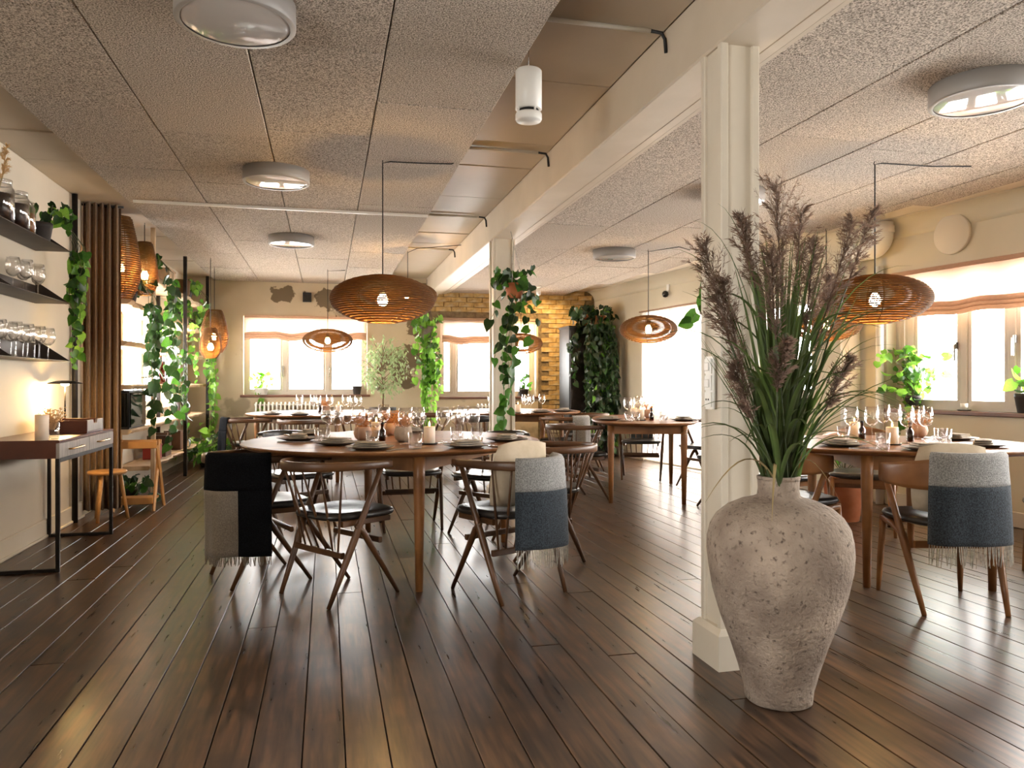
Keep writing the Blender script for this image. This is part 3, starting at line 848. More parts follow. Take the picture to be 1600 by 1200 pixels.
def tumbler_proto():
    e = thing('tumbler', (0,0,0), 0, 'x', 'tumbler')
    n = 16; m = MB()
    prof = [(.0,.0), (.031,.0), (.033,.004), (.0385,.088), (.0365,.088), (.031,.012), (.0,.010)]
    m.lathe(prof, n); m.build('glass_wall', 'clear_glass', e)
    m = MB()
    for k in range(n):      # cut flutes
        a = 2*pi*k/n; m.tube([(cos(a)*.0335, sin(a)*.0335, .006), (cos(a)*.0365, sin(a)*.0365, .052)], [.0022, .0022], 4)
    tag(m.build('cut_pattern', 'clear_glass', e), kind='stuff')
    return e
def candle_proto(h=.10, r=.034, tray=True):
    e = thing('candle', (0,0,0), 0, 'x', 'candle')
    z = 0
    if tray:
        m = MB(); m.lathe([(0,0), (.045,0), (.052,.006), (.050,.008), (.042,.004), (0,.004)], 24); m.build('candle_tray', 'metal_dark', e); z = .004
    m = MB(); m.lathe([(0,z), (r,z), (r,z+h-.003), (r-.003,z+h), (r-.010,z+h-.004), (0,z+h-.008)], 24); m.build('wax_body', 'wax', e)
    m = MB(); m.tube([(0,0,z+h-.010), (.001,0,z+h+.006)], .0012, 6); m.build('wick', 'wick', e)
    m = MB(); m.lathe([(0,z+h), (.004,z+h+.004), (.0055,z+h+.010), (.0035,z+h+.020), (0,z+h+.032)], 10); m.build('flame', 'flame', e)
    return e
def bottle_proto():
    e = thing('bottle', (0,0,0), 0, 'x', 'bottle')
    m = MB(); m.lathe([(0,0), (.021,0), (.022,.003), (.022,.058), (.016,.070), (.0085,.078), (.0085,.098), (.0105,.099), (.0105,.105), (.0075,.105), (.0075,.079), (.02,.058), (.02,.004), (0,.004)], 16); m.build('glass_body', 'amber_glass', e)
    m = MB(); m.lathe([(0,.104), (.010,.104), (.0115,.106), (.0115,.116), (.010,.118), (0,.118)], 12); m.build('stopper', 'metal_black', e)
    return e
def flower_pot_proto(round_bowl=True, mt='stoneware', fl='dried_flower', seed=1, h=.085):
    e = thing('dried_flower_bowl', (0,0,0), 0, 'x', 'vase')
    m = MB()
    if round_bowl: m.lathe([(0,0), (.03,0), (.05,.018), (.058,.045), (.050,h-.006), (.045,h), (.041,h-.002), (.05,.045), (.028,.008), (0,.008)], 24)
    else: m.lathe([(0,0), (.036,0), (.038,.004), (.038,h-.002), (.036,h), (.033,h-.002), (.033,.008), (0,.008)], 24)
    m.build('bowl', mt, e)
    rr = random.Random(seed); m = MB()
    for k in range(46):
        a = rr.uniform(0, 2*pi); t = rr.uniform(.01, .075); hh = h + rr.uniform(.02, .085)
        m.tube([(cos(a)*.012, sin(a)*.012, h*.55), (cos(a)*t*.6, sin(a)*t*.6, h*.5+hh*.5), (cos(a)*t, sin(a)*t, hh)], [.0012, .001, .0008], 4, False)
        for q in range(3):
            c = Vector((cos(a)*t, sin(a)*t, hh)) + Vector((rr.uniform(-.012,.012), rr.uniform(-.012,.012), rr.uniform(-.03,.008)))
            d = Vector((rr.uniform(-1,1), rr.uniform(-1,1), rr.uniform(-.2,1))).normalized()*rr.uniform(.010, .02); s = d.orthogonal().normalized()*.005
            m.add([c-d*.5, c+s, c+d*.7, c-s], [(0,1,2,3)])
    tag(m.build('dried_flower', fl, e), kind='stuff')
    return e
def setting_proto(seed=1):
    e = thing('plate', (0,0,0), 0, 'x', 'plate')
    m = MB(); m.lathe([(0,0), (.075,0), (.085,.004), (.128,.015), (.134,.018), (.130,.0185), (.085,.0085), (0,.008)], 32); m.build('plate_body', 'plate', e)
    return e
def napkin_proto():
    e = thing('napkin', (0,0,0), 0, 'x', 'napkin')
    m = MB(); rr = random.Random(4)
    for k, (w, l, z) in enumerate(((.050, .080, 0), (.047, .076, .0115), (.043, .070, .023))):
        m2 = MB(); f = lambda u, v, w=w, l=l, z=z: Vector(((u-.5)*2*w, (v-.5)*2*l, z + .002 + .002*sin(u*pi)*cos(v*5)))
        m2.slab(f, lambda u, v: Vector((0,0,1)), 8, 10, .0065); m2.build('fold', 'napkin', e)
    return e
def knife_proto():
    m = MB(); m.bbox((-.007,-.10,0), (.007,-.01,.006), .002); m.add([(-.008,-.01,.001),(.008,-.01,.001),(.007,.09,.001),(-.002,.11,.001),(-.008,-.01,.004),(.008,-.01,.004),(.007,.09,.003),(-.002,.11,.003)], [(3,2,1,0),(4,5,6,7),(0,1,5,4),(1,2,6,5),(2,3,7,6),(3,0,4,7)])
    o = m.build('table_knife', 'cutlery'); tag(o, 'x', 'knife'); return o

GL, TU, CA, BO = wineglass_proto(), tumbler_proto(), candle_proto(), bottle_proto()
BF1 = flower_pot_proto(True, 'clay_bowl', 'dried_flower', 1); BF2 = flower_pot_proto(True, 'stoneware', 'dried_flower', 2, .095)
PL, NK, KN = setting_proto(), napkin_proto(), knife_proto()
PROTOS = [GL, TU, CA, BO, BF1, BF2, PL, NK, KN]
for o in PROTOS: KIDS[o.name] = [(c, kids(c)) for c in kids(o)]
WARE = {}
TAKEN = {}
RAD = {'glass': .047, 'tumbler': .041, 'candle': .055, 'bottle': .025, 'bowl': .075, 'plate': .138}
def free_spot(tno, p, r, lim):
    """nearest clear place on the table top"""
    c = TBL[tno][0]; best = None
    for k in range(900):
        d = .0042*k**.86; a = k*2.39996
        x, y = p.x + d*cos(a), p.y + d*sin(a)
        if math.hypot(x-c[0], y-c[1]) > lim + (0 if r > .1 else .06): continue
        if all(math.hypot(x-q[0], y-q[1]) > r + q[2] + .003 for q in TAKEN.get(tno, [])):
            best = (x, y); break
    if best is None: return None
    TAKEN.setdefault(tno, []).append((best[0], best[1], r)); return best
def put(proto, px, py, tno, key, dz=0.0, rz=None):
    p = at_height(px, py, TZ)
    # keep it on the table top
    c = Vector(TBL[tno][0]); q = Vector((p.x, p.y)) - c; lim = {1: .78, 2: .8, 3: .72, 4: .55, 5: .55}[tno]
    if q.length > lim: q = q*(lim/q.length); p = Vector((c.x+q.x, c.y+q.y, TZ))
    b = free_spot(tno, p, RAD[key], lim)
    if b is None: return None
    p = Vector((b[0], b[1], TZ))
    o = copy_tree(proto, (p.x, p.y, TZ+.0005+dz), rz if rz is not None else R.uniform(0, 6.28)); WARE.setdefault((key, tno), []).append(o); return o
def settings(tno, lst):
    c = TBL[tno][0]
    for px, py in lst:
        o = put(PL, px, py, tno, 'plate')
        if o is None: continue
        x, y = o.location.x, o.location.y
        a = math.atan2(c[1]-y, c[0]-x) - pi/2 + R.uniform(-.3, .3)
        n = copy_tree(NK, (x, y, TZ+.0095), a + pi/2); WARE.setdefault(('napkin', tno), []).append(n)
        k = copy_tree(KN, (x + cos(a)*.155, y + sin(a)*.155, TZ+.0005), a); TAKEN[tno] += [(x + cos(a)*.155 - sin(a)*s_, y + sin(a)*.155 + cos(a)*s_, .012) for s_ in (-.08, -.04, 0, .04, .08)]; WARE.setdefault(('knife', tno), []).append(k)
def centre(tno, rad, ang):
    """pixel-free placement: polar about the table's centre"""
    c = TBL[tno][0]; return (c[0]+rad*cos(ang), c[1]+rad*sin(ang))
settings(1, ((466, 688), (527, 695), (578, 702), (738, 700), (792, 689), (640, 676), (480, 679)))
settings(2, ((425, 648), (440, 652), (470, 653), (520, 654)))
settings(3, ((846, 645), (880, 643), (755, 648)))
settings(4, ((948, 657), (1078, 658)))
settings(5, ((1316, 697), (1462, 706), (1536, 698), (1500, 687)))
# table 1
for p in ((509, 688), (527, 690), (541, 686), (560, 690), (586, 694), (633, 694), (653, 692), (692, 692), (714, 691), (724, 686), (738, 690), (600, 682)): put(GL, *p, 1, 'glass')
for p in ((501, 690), (523, 691), (582, 697), (649, 701), (716, 690), (741, 690)): put(TU, *p, 1, 'tumbler')
put(CA, 671, 693, 1, 'candle'); put(CA, 588, 684, 1, 'candle')
put(BO, 597, 689, 1, 'bottle'); put(BF1, 567, 690, 1, 'bowl'); put(BF2, 630, 690, 1, 'bowl'); put(BF1, 612, 680, 1, 'bowl')
# table 2
for p in ((468, 646), (478, 649), (490, 645), (503, 649), (515, 646), (528, 650), (540, 646), (560, 648)): put(GL, *p, 2, 'glass')
put(CA, 520, 646, 2, 'candle'); put(BO, 500, 646, 2, 'bottle'); put(BF1, 508, 644, 2, 'bowl')
# table 3
for p in ((822, 645), (830, 643), (838, 645), (847, 643), (770, 645)): put(GL, *p, 3, 'glass')
put(CA, 813, 646, 3, 'candle'); put(BO, 821, 646, 3, 'bottle')
# table 4
for p in ((981, 656), (996, 652), (1008, 650), (1031, 655), (1040, 652)): put(GL, *p, 4, 'glass')
for p in ((972, 658), (983, 659), (1042, 659), (1052, 657)): put(TU, *p, 4, 'tumbler')
put(CA, 1001, 657, 4, 'candle'); put(CA, 990, 653, 4, 'candle'); put(BO, 1018, 657, 4, 'bottle'); put(BF1, 1014, 653, 4, 'bowl')
# table 5
for p in ((1330, 690), (1362, 690), (1380, 684), (1417, 693), (1446, 692), (1462, 686), (1398, 682)): put(GL, *p, 5, 'glass')
for p in ((1318, 688), (1364, 700), (1460, 692), (1476, 694)): put(TU, *p, 5, 'tumbler')
put(CA, 1394, 695, 5, 'candle'); put(CA, 1335, 684, 5, 'candle'); put(BO, 1347, 686, 5, 'bottle'); put(BO, 1422, 690, 5, 'bottle'); put(BF1, 1410, 684, 5, 'bowl')
TW = {1: 'on the middle table', 2: 'on the left window table', 3: 'on the brick wall table', 4: 'on the narrow table by the white curtain', 5: 'on the table behind the stone vase'}
WN = {'glass': 'wine glass', 'tumbler': 'cut glass tumbler', 'candle': 'lit white pillar candle', 'bottle': 'small amber bottle', 'bowl': 'bowl of dried flowers', 'plate': 'brown dinner plate', 'napkin': 'folded beige napkin', 'knife': 'steel table knife'}
for (k, t), objs in WARE.items():
    for o in objs: o['group'] = WN[k] + ' pieces ' + TW[t]
    if len(objs) == 1: objs[0]['label'] = 'only ' + WN[k] + ' ' + TW[t]
    else: number_labels(objs, WN[k], TW[t])

# ------------------------------------------------------------------ pendant lamps
def pendant(name, centre, D, H, label, ztop, swag, power=1.0, tall=False):
    """lamp of stacked corrugated cardboard rings round a bare bulb"""
    e = thing(name, centre, 0, label, 'pendant lamp', 'cardboard ring pendants')
    n = 25 if not tall else 38; m = MB(); seg = 36
    zs = [(-.5 + (k+.5)/n)*H for k in range(n)]
    for z in zs:
        t = z/(H/2)
        if tall: r = D/2*(.55 + .45*sin(pi*min(1, max(0, (1-((t+.35)/1.35 if t > -.35 else (t+.35)/.65*-1))))/2)) * (1 if t < .96 else .9)
        else: r = D/2*max(.30, (1-abs(t)**2.0)**.5)
        w = .022 if not tall else .018; h2 = H/n*.31
        m.lathe([(r-w, z-h2), (r, z-h2), (r, z+h2), (r-w, z+h2), (r-w, z-h2)], seg)
    for k in range(6):     # inner ribs that hold the rings
        a = pi*k/3
        pts = []
        for z in zs[::2]+[zs[-1]]:
            t = z/(H/2)
            r = D/2*max(.30, (1-abs(t)**2.0)**.5) if not tall else D/2*(.55 + .45*sin(pi*min(1, max(0, (1-((t+.35)/1.35 if t > -.35 else (t+.35)/.65*-1))))/2))
            pts.append((cos(a)*(r-.012), sin(a)*(r-.012), z))
        m.tube(pts, .004, 4)
    m.build('shade', 'cardboard', e)
    zb_ = 0.0 if not tall else -.12*H
    rt = D/2*.30 if not tall else D/2*.5
    m2 = MB(); m2.lathe([(.006, H/2-.012), (rt, H/2-.012), (rt, H/2-.004), (.006, H/2-.004), (.006, H/2-.012)], 24); m2.build('top_cap', 'cardboard', e)
    m = MB(); m.lathe([(0, zb_-.045), (.025, zb_-.036), (.034, zb_-.012), (.030, zb_+.012), (.016, zb_+.038), (0, zb_+.04)], 16); m.build('bulb', 'bulb', e)
    m = MB(); m.lathe([(0, zb_+.038), (.018, zb_+.038), (.02, zb_+.06), (.02, zb_+.10), (0, zb_+.10)], 14); m.build('bulb_holder', 'cord_black', e)
    zt = ztop - centre[2]
    m = MB(); pts = [(0, 0, zb_+.10), (0, 0, zt-.02)]
    c = Vector(centre)
    if swag: pts += [tuple(Vector(p)-c) for p in swag]
    m.tube(pts, .0042, 6); m.build('cord', 'cord_black', e)
    m = MB(); m.tube([(0, 0, zt-.02), (0, .012, zt-.012), (0, 0, zt)], .003, 5); m.build('hook', 'metal_dark', e)
    return e
def ceil_pt(px, py, Z): return at_height(px, py, Z)
c1 = at_height(598, 250, 2.57)
pendant('pendant_lamp', (c1.x, c1.y, 1.655), .685, .31, 'large disc pendant of brown cardboard rings over the middle table', 2.57,
        [(c1.x+.05, c1.y, 2.562), (c1.x+.25, c1.y-.02, 2.560), (c1.x+.45, c1.y-.04, 2.563), (c1.x+.52, c1.y-.05, 2.60)])
c2 = at_height(512, 421, 2.57)
pendant('pendant_lamp', (c2.x, c2.y, 1.65), .64, .30, 'disc pendant of cardboard rings before the left back window', 2.57, [(c2.x+.22, c2.y-.02, 2.562)])
c3 = at_height(637, 392, 2.57)
pendant('pendant_lamp', (c3.x, c3.y, 2.07), .66, .30, 'disc pendant half hidden behind the large middle one', 2.57, [(c3.x+.1, c3.y, 2.60), (c3.x+.6, c3.y, 2.66)])
c4 = at_depth(814, 537, 10.2)
pendant('pendant_lamp', (c4.x, c4.y, c4.z), .58, .27, 'disc pendant beside the far pillar before the brick wall', 2.485, [])
c5 = at_height(1013, 390, 2.485)
pendant('pendant_lamp', (c5.x, c5.y, 1.66), .60, .285, 'disc pendant above the narrow table by the white curtain', 2.485, [(c5.x+.2, c5.y-.3, 2.47), (c5.x+.42, c5.y-.1, 2.48)])
c6 = at_height(1367, 252, 2.485)
pendant('pendant_lamp', (c6.x, c6.y, 1.625), .655, .30, 'disc pendant right of the reed plumes, before the right window', 2.485,
        [(c6.x+.05, c6.y, 2.476), (c6.x+.4, c6.y-.02, 2.474), (c6.x+.66, c6.y-.06, 2.48)])
c7 = at_height(1291, 357, 2.485)
pendant('pendant_lamp', (c7.x, c7.y, 1.62), .60, .285, 'disc pendant glowing behind the reed leaves', 2.485, [])
for (px, py0, py1, zc, D, lb) in ((188, 338, 468, 6.75, .33, 'tall cardboard pendant beside the brown curtain edge'),
                                  (226, 378, 462, 7.22, .24, 'shorter cardboard pendant second from the brown curtain'),
                                  (335, 484, 551, 9.7, .34, 'tall cardboard pendant hanging at the far end of the plant shelf'),
                                  (329, 512, 560, 9.0, .25, 'small cardboard pendant below the far tall one by the plant shelf')):
    a, b = at_depth(px, py0, zc), at_depth(px, py1, zc)
    pendant('tall_pendant_lamp', (a.x, a.y, (a.z+b.z)/2), D, a.z-b.z, lb, 2.61 if a.x < -1.55 else 2.57, [], tall=True)

# ------------------------------------------------------------------ ceiling fittings
def ceiling_light(p, z, label):
    e = thing('ceiling_light', (p.x, p.y, z), 0, label, 'ceiling light', 'round flush ceiling lights')
    m = MB(); m.lathe([(.200, 0), (.219, 0), (.222, .003), (.222, .085), (.0, .085)], 48); m.build('rim', 'lamp_body', e)
    m = MB(); m.lathe([(0, .002), (.19, .002), (.2005, .004)], 48); m.build('diffuser', 'diffuser', e)
for px, py, z, lb in ((369, 38, 2.485, 'round ceiling light nearest the camera at the upper left'), (432, 286, 2.485, 'round ceiling light reflecting the window, second from the front'),
                      (455, 383, 2.485, 'small looking round ceiling light furthest back on the left'), (1535, 160, 2.40, 'round ceiling light at the upper right edge'),
                      (960, 404, 2.40, 'round ceiling light furthest back right of the beam'), (1145, 318, 2.40, 'round ceiling light hidden behind the near pillar')):
    ceiling_light(at_height(px, py, z), z, lb)
# white cylinder hanging from the ceiling
p = at_depth(826, 150, 3.52)
e = thing('hanging_diffuser', (p.x, p.y, p.z), 0, 'white cylinder hanging on a thin wire beside the ceiling panels', 'diffuser')
m = MB(); m.lathe([(0, .118), (.055, .118), (.0605, .112), (.0605, -.062), (.057, -.064), (0, -.064)], 32); m.build('housing', 'white_plastic', e)
m = MB(); m.lathe([(.0, -.064), (.046, -.064), (.046, -.082), (.0, -.082)], 24); m.build('dark_slot', 'metal_black', e)
m = MB(); m.lathe([(0, -.082), (.058, -.080), (.0605, -.086), (.0605, -.108), (.056, -.116), (0, -.118)], 32); m.build('bottom_cap', 'white_plastic', e)
for k in range(4):
    a = k*pi/2+.3; m = MB(); m.bbox((cos(a)*.054-.004, sin(a)*.054-.004, -.083), (cos(a)*.054+.004, sin(a)*.054+.004, -.062), .001); m.build('rib', 'white_plastic', e)
m = MB(); m.tube([(0, 0, .118), (0, 0, 2.69-p.z)], .0016, 6); m.build('wire', 'steel', e)
# conduits from the panels to the beam, each with a black cable end
for (px, py, Z, lb) in ((945, 40, 2.675, 'white conduit nearest the camera at the top edge beside the beam'), (752, 232, 2.675, 'white conduit with black cable end just behind the hanging white cylinder'), (690, 336, 2.675, 'white conduit running to the beam over the middle table'), (655, 388, 2.675, 'thin white conduit furthest back along the beam')):
    q = at_height(px, py, Z); e = thing('ceiling_conduit', (0, 0, 0), 0, lb, 'conduit', 'conduits on the ceiling strip')
    m = MB(); m.tube([(.80, q.y, Z), (1.40, q.y, Z)], .011, 8); m.build('tube', 'white_plastic', e)
    m = MB(); m.tube([(1.40, q.y, Z), (1.455, q.y, Z-.004), (1.47, q.y, Z-.03), (1.475, q.y, Z-.09)], .008, 8); m.build('cable_end', 'cord_black', e)
e = MB(); e.bbox((-1.50, 6.66, 2.548), (.86, 6.685, 2.571), .004); tag(e.build('cable_trunking', 'white_plastic'), 'thin white cable strip crossing the left ceiling panels', 'cable strip')
# warm spotlight washing the bricks
p = Vector((2.95, 10.6, 2.485))
e = thing('ceiling_spotlight', p, 0, 'small white spotlight aimed at the brick wall', 'spotlight')
m = MB(); m.lathe([(0, 0), (.045, 0), (.045, -.02), (0, -.02)], 20); m.build('base', 'white_metal', e)
ax = (Vector((3.35, 11.68, 1.65)) - (p+Vector((0,0,-.08)))).normalized(); zq = Vector((0,0,1)).rotation_difference(ax).to_matrix().to_4x4(); zq.translation = Vector((0,0,-.08))
m = MB(); m.lathe([(.0, -.05), (.03, -.05), (.035, .05), (.031, .05), (.027, -.03), (0, -.03)], 20, zq); m.build('head', 'white_metal', e)
m = MB(); m.lathe([(.0, .0), (.03, .0), (.03,.004), (0,.006)], 16, zq @ Matrix.Translation((0,0,.03))); m.build('lamp_lens', 'bulb', e)
L = bpy.data.lights.new('spot_beam', 'SPOT'); L.energy = 130; L.color = (1.0, .70, .34); L.spot_size = radians(78); L.spot_blend = .6; L.shadow_soft_size = .03
o = link('spot_beam', L, e); o.matrix_local = Matrix.Translation(Vector((0,0,-.08)) + ax*.06) @ Vector((0,0,-1)).rotation_difference(ax).to_matrix().to_4x4()

# ------------------------------------------------------------------ stone vase and reeds
VX, VY = 1.545, 2.405
e = thing('stone_vase', (VX, VY, 0), .6, 'large rough weathered stone vase standing before the near pillar', 'vase')
vr = random.Random(2)
prof = [(0,0), (.108,0), (.114,.006), (.117,.045), (.138,.12), (.165,.20), (.198,.29), (.226,.38), (.242,.46), (.2475,.52), (.245,.565), (.234,.61), (.213,.645), (.178,.675), (.135,.695), (.092,.706), (.073,.715), (.0695,.74), (.071,.778), (.066,.782), (.060,.776), (.060,.715), (.07,.70), (0,.60)]
m = MB(); m.lathe(prof, 56)
k = 0
for i, v in enumerate(m.v):       # hand-built unevenness
    x, y, z = v; r = math.hypot(x, y)
    if r > .05 and z < .70:
        a = math.atan2(y, x); d = 1 + .008*sin(3*a+z*9) + .006*sin(7*a-z*21) + vr.uniform(-.0022, .0022)
        m.v[i] = (x*d, y*d, z)
m.build('vase_body', 'stone_vase', e)
m = MB(); m.lathe([(.062, 0), (.072, .0), (.0735, .008), (.0735, .012), (.066, .015), (.062, .010), (.062, 0)], 40, None, (0, 0, .770)); m.build('rim', 'stone_vase', e)

RIM = Vector((VX, VY, .78))
def bez(p, q, r, n):
    return [p*(1-t)**2 + q*2*t*(1-t) + r*t*t for t in [k/n for k in range(n+1)]]
def blade(pts, w, m):
    """long grass leaf, keeled cross-section"""
    n = len(pts); vs = []; fs = []
    side = None
    for i, p in enumerate(pts):
        t = (pts[min(i+1, n-1)] - pts[max(i-1, 0)]).normalized()
        s = t.cross(Vector((0,0,1))) if abs(t.z) < .97 else t.cross(Vector((.6,.8,0)))
        s = s.normalized()
        if side is not None and s.dot(side) < 0: s = -s
        side = s; nn = s.cross(t)
        ww = w*min(1, .35+3*i/n)*(1-(i/(n-1))**2.2)+.0006
        vs += [p - s*ww + nn*ww*.35, p - nn*ww*.15, p + s*ww + nn*ww*.35]
    for i in range(n-1):
        fs += [(i*3, i*3+1, i*3+4, i*3+3), (i*3+1, i*3+2, i*3+5, i*3+4)]
    m.add(vs, fs, True)
def plume(tip, base, width, m, rr, dens=430):
    """feathery panicle: an axis, side branches swept upward, short strands and spikelets on each"""
    ax = tip-base; L = ax.length; t = ax.normalized(); a = t.orthogonal().normalized(); b = t.cross(a)
    m.tube([base, base.lerp(tip, .5), tip], [.003, .0018, .0006], 5, False)
    nb = max(12, int(dens/20))
    for k in range(nb):
        f = (k+rr.random())/nb*.97
        env = (min(1, .35+f*2.2))*(1-f)**.6 + .05
        ph = rr.uniform(0, 2*pi); out = (a*cos(ph)+b*sin(ph))
        ln = width*env*rr.uniform(.8, 1.9)
        p0 = base + ax*f; p1 = p0 + out*ln*.30 + t*ln*.75; p2 = p0 + out*ln*.62 + t*ln*1.30 + Vector((0,0,-1))*ln*rr.uniform(0, .35)
        br = bez(p0, p1, p2, 5)
        m.tube(br, [.0009, .0008, .0007, .0006, .0005, .0004], 3, False)
        for q in range(44):
            u = rr.random(); i = min(4, int(u*5)); c = br[i].lerp(br[i+1], u*5-i); d0 = (br[i+1]-br[i]).normalized()
            d = (d0*1.0 + Vector((rr.uniform(-1,1), rr.uniform(-1,1), rr.uniform(-1,.7)))*.75).normalized()*rr.uniform(.014, .030)
            s2 = d.orthogonal().normalized()*rr.uniform(.0011, .0024)
            m.add([c, c+d*.55+s2, c+d, c+d*.55-s2], [(0,1,2,3)])
rr = random.Random(21)
# plume tip px, plume base px, half width (m), depth offset, words
PLUMES = [((1212,292), (1222,470), .085, 0.02, 'tallest brown reed plume in the stone vase'),
          ((1252,330), (1240,470), .060, .10, 'reed plume just right of the tallest one in the vase'),
          ((1158,342), (1180,450), .050, .05, 'slim green brown reed plume left of the tallest one'),
          ((1100,378), (1142,540), .065, -.05, 'leftmost drooping reed plume against the pillar'),
          ((1128,440), (1162,585), .060, .08, 'bushy reed plume below the leftmost one'),
          ((1334,342), (1290,490), .055, .02, 'reed plume leaning right, second from the pendant'),
          ((1366,325), (1326,440), .042, .12, 'rightmost reed plume beside the pendant cord'),
          ((1272,378), (1258,520), .062, -.06, 'wide reed plume in the middle right of the bunch'),
          ((1205,400), (1212,530), .070, -.10, 'dense dark reed plume under the tallest one'),
          ((1226,532), (1214,612), .032, -.16, 'small low reed plume in front of the bunch'),
          ((1148,570), (1176,660), .040, -.12, 'low reed plume hanging on the left over the vase'),
          ((1328,560), (1290,640), .040, .0, 'dark low reed plume on the right over the vase'),
          ((1300,430), (1276,560), .050, .14, 'reed plume before the glowing pendant')]
zc0 = VX*SY + VY*CY
for i, (tp, bp, w, dz, lb) in enumerate(PLUMES):
    if tp[0] < 1240: dz = min(dz, .0) - .10
    tip = at_depth(tp[0], tp[1], zc0+dz*1.2); base = at_depth(bp[0], bp[1], zc0+dz*.8)
    root = RIM + Vector((rr.uniform(-.04,.04), rr.uniform(-.04,.04), -.12))
    e = thing('reed', root, 0, lb, 'reed', 'reeds in the stone vase')
    m = MB(); mid = Vector((root.x, root.y, 0)).lerp(Vector((base.x, base.y, 0)), .45); mid.z = root.z + (base.z-root.z)*.6
    st = bez(root, mid, base, 8); m.tube([p-root for p in st], [.0036]*4+[.003]*5, 6); m.build('stem', 'reed_green', e)
    m = MB(); plume(tip-root, base-root, w*1.45, m, rr, int(520 + w*6500)); tag(m.build('plume', 'reed_plume', e), kind='stuff')
    for k in range(3):
        f = rr.randint(2, 6); p0 = st[f]-root; an = math.atan2((tip-root).y, (tip-root).x) + rr.uniform(-1.1, 1.1); ln = rr.uniform(.3, .5)
        p1 = p0 + Vector((cos(an)*ln*.25, sin(an)*ln*.25, ln*.6)); p2 = p0 + Vector((cos(an)*ln*.75, sin(an)*ln*.75, ln*rr.uniform(.2, .6)))
        m = MB(); blade(bez(p0, p1, p2, 9), rr.uniform(.006, .010), m); m.build('leaf_blade', 'reed_green', e)
# leafy stems without plume: blades reaching to measured tips
TIPS = [(1042,388,.0),(1082,344,.1),(1066,455,-.1),(1103,545,-.05),(1122,318,.1),(1425,415,.1),(1440,582,.0),(1396,612,-.1),(1384,524,.05),(1404,540,.1),(1378,655,-.1),(1102,785,-.15),(1085,690,-.1),
        (1112,640,-.1),(1140,690,-.15),(1366,560,.15),(1350,600,.1),(1340,640,.05),(1310,700,-.1),(1316,790,-.05),(1206,815,-.22),(1180,500,-.05),(1200,470,-.1),(1240,500,-.1),(1260,560,-.12),(1300,520,0),
        (1320,470,.1),(1345,520,.1),(1150,520,.05),(1165,470,.1),(1190,560,-.15),(1230,440,.1),(1280,470,.05),(1130,600,0),(1376,480,.15),(1220,600,-.2),(1250,640,-.18),(1195,640,-.18),(1170,610,-.1),(1285,600,-.1),(1300,650,-.12),(1355,690,.0),(1150,420,.12),(1185,380,.1),(1260,420,.08)]
e = thing('reed_leaf_bunch', RIM + Vector((0,0,-.12)), 0, 'bunch of long green reed leaves fanning out of the stone vase', 'reeds')
root0 = RIM + Vector((0,0,-.12))
for i, (px, py, dz) in enumerate(TIPS):
    tip = at_depth(px, py, zc0+dz) - root0
    base = Vector((rr.uniform(-.042,.042), rr.uniform(-.042,.042), 0))
    up = max(.35, tip.z*1.05 + rr.uniform(-.05, .15))
    ctl = Vector((tip.x*.28, tip.y*.28, up*.85 if tip.z > .35 else up*1.0))
    m = MB(); blade(bez(base, ctl, tip, 12), rr.uniform(.005, .009), m); m.build('leaf_blade', 'reed_dry' if i in (19, 20, 11) else 'reed_green', e)
for i in range(140):
    an = rr.uniform(0, 2*pi); lean = rr.uniform(.02, .34); h = rr.uniform(.45, .98)
    base = Vector((rr.uniform(-.045,.045), rr.uniform(-.045,.045), 0)); dirv = Vector((cos(an), sin(an)*.6, 0))
    tip = dirv*lean + Vector((0,0,h)); ctl = dirv*lean*.3 + Vector((0,0,h*.55))
    m = MB(); blade(bez(base, ctl, tip, 8), rr.uniform(.004, .008), m); m.build('leaf_blade', 'reed_green', e)

# ------------------------------------------------------------------ leaves and trailing plants
def leaf_mesh(mt, curl, heart=True):
    pts = [(0,0), (.30,-.10), (.46,.18), (.40,.52), (.20,.80), (0,1.05), (-.20,.80), (-.40,.52), (-.46,.18), (-.30,-.10)] if heart else [(0,0), (.14,.15), (.22,.4), (.17,.7), (0,1.0), (-.17,.7), (-.22,.4), (-.14,.15)]
    m = MB(); n = len(pts)
    vs = [(x, y, -curl*(y*y) - abs(x)*-.22) for x, y in pts] + [(0, .45, -curl*.2)]
    m.add(vs, [(k, (k+1) % n, n) for k in range(n)], True); return m.mesh('leaf', mt)
LEAF = {(k, h): [leaf_mesh(k, c, h) for c in (.12, .3, .45)] for k in ('leaf', 'leaf_dark', 'leaf_bright', 'leaf_pale') for h in (True, False)}
def leaf_matrix(p, size, rr, face=None):
    """leaf hangs from p, tip down and outward"""
    d = Vector((rr.uniform(-.8,.8), rr.uniform(-.8,.8), rr.uniform(-1.2,-.25))).normalized()
    if face is not None: n = (Vector(face) + Vector((rr.uniform(-.7,.7), rr.uniform(-.7,.7), rr.uniform(-.2,.8)))).normalized()
    else: n = Vector((rr.uniform(-1,1), rr.uniform(-1,1), rr.uniform(0,1))).normalized()
    x = d.cross(n); x = x.normalized() if x.length > 1e-5 else d.orthogonal().normalized()
    z = x.cross(d)
    M = Matrix((x*size, d*size, z*size)).transposed().to_4x4(); M.translation = p; return M
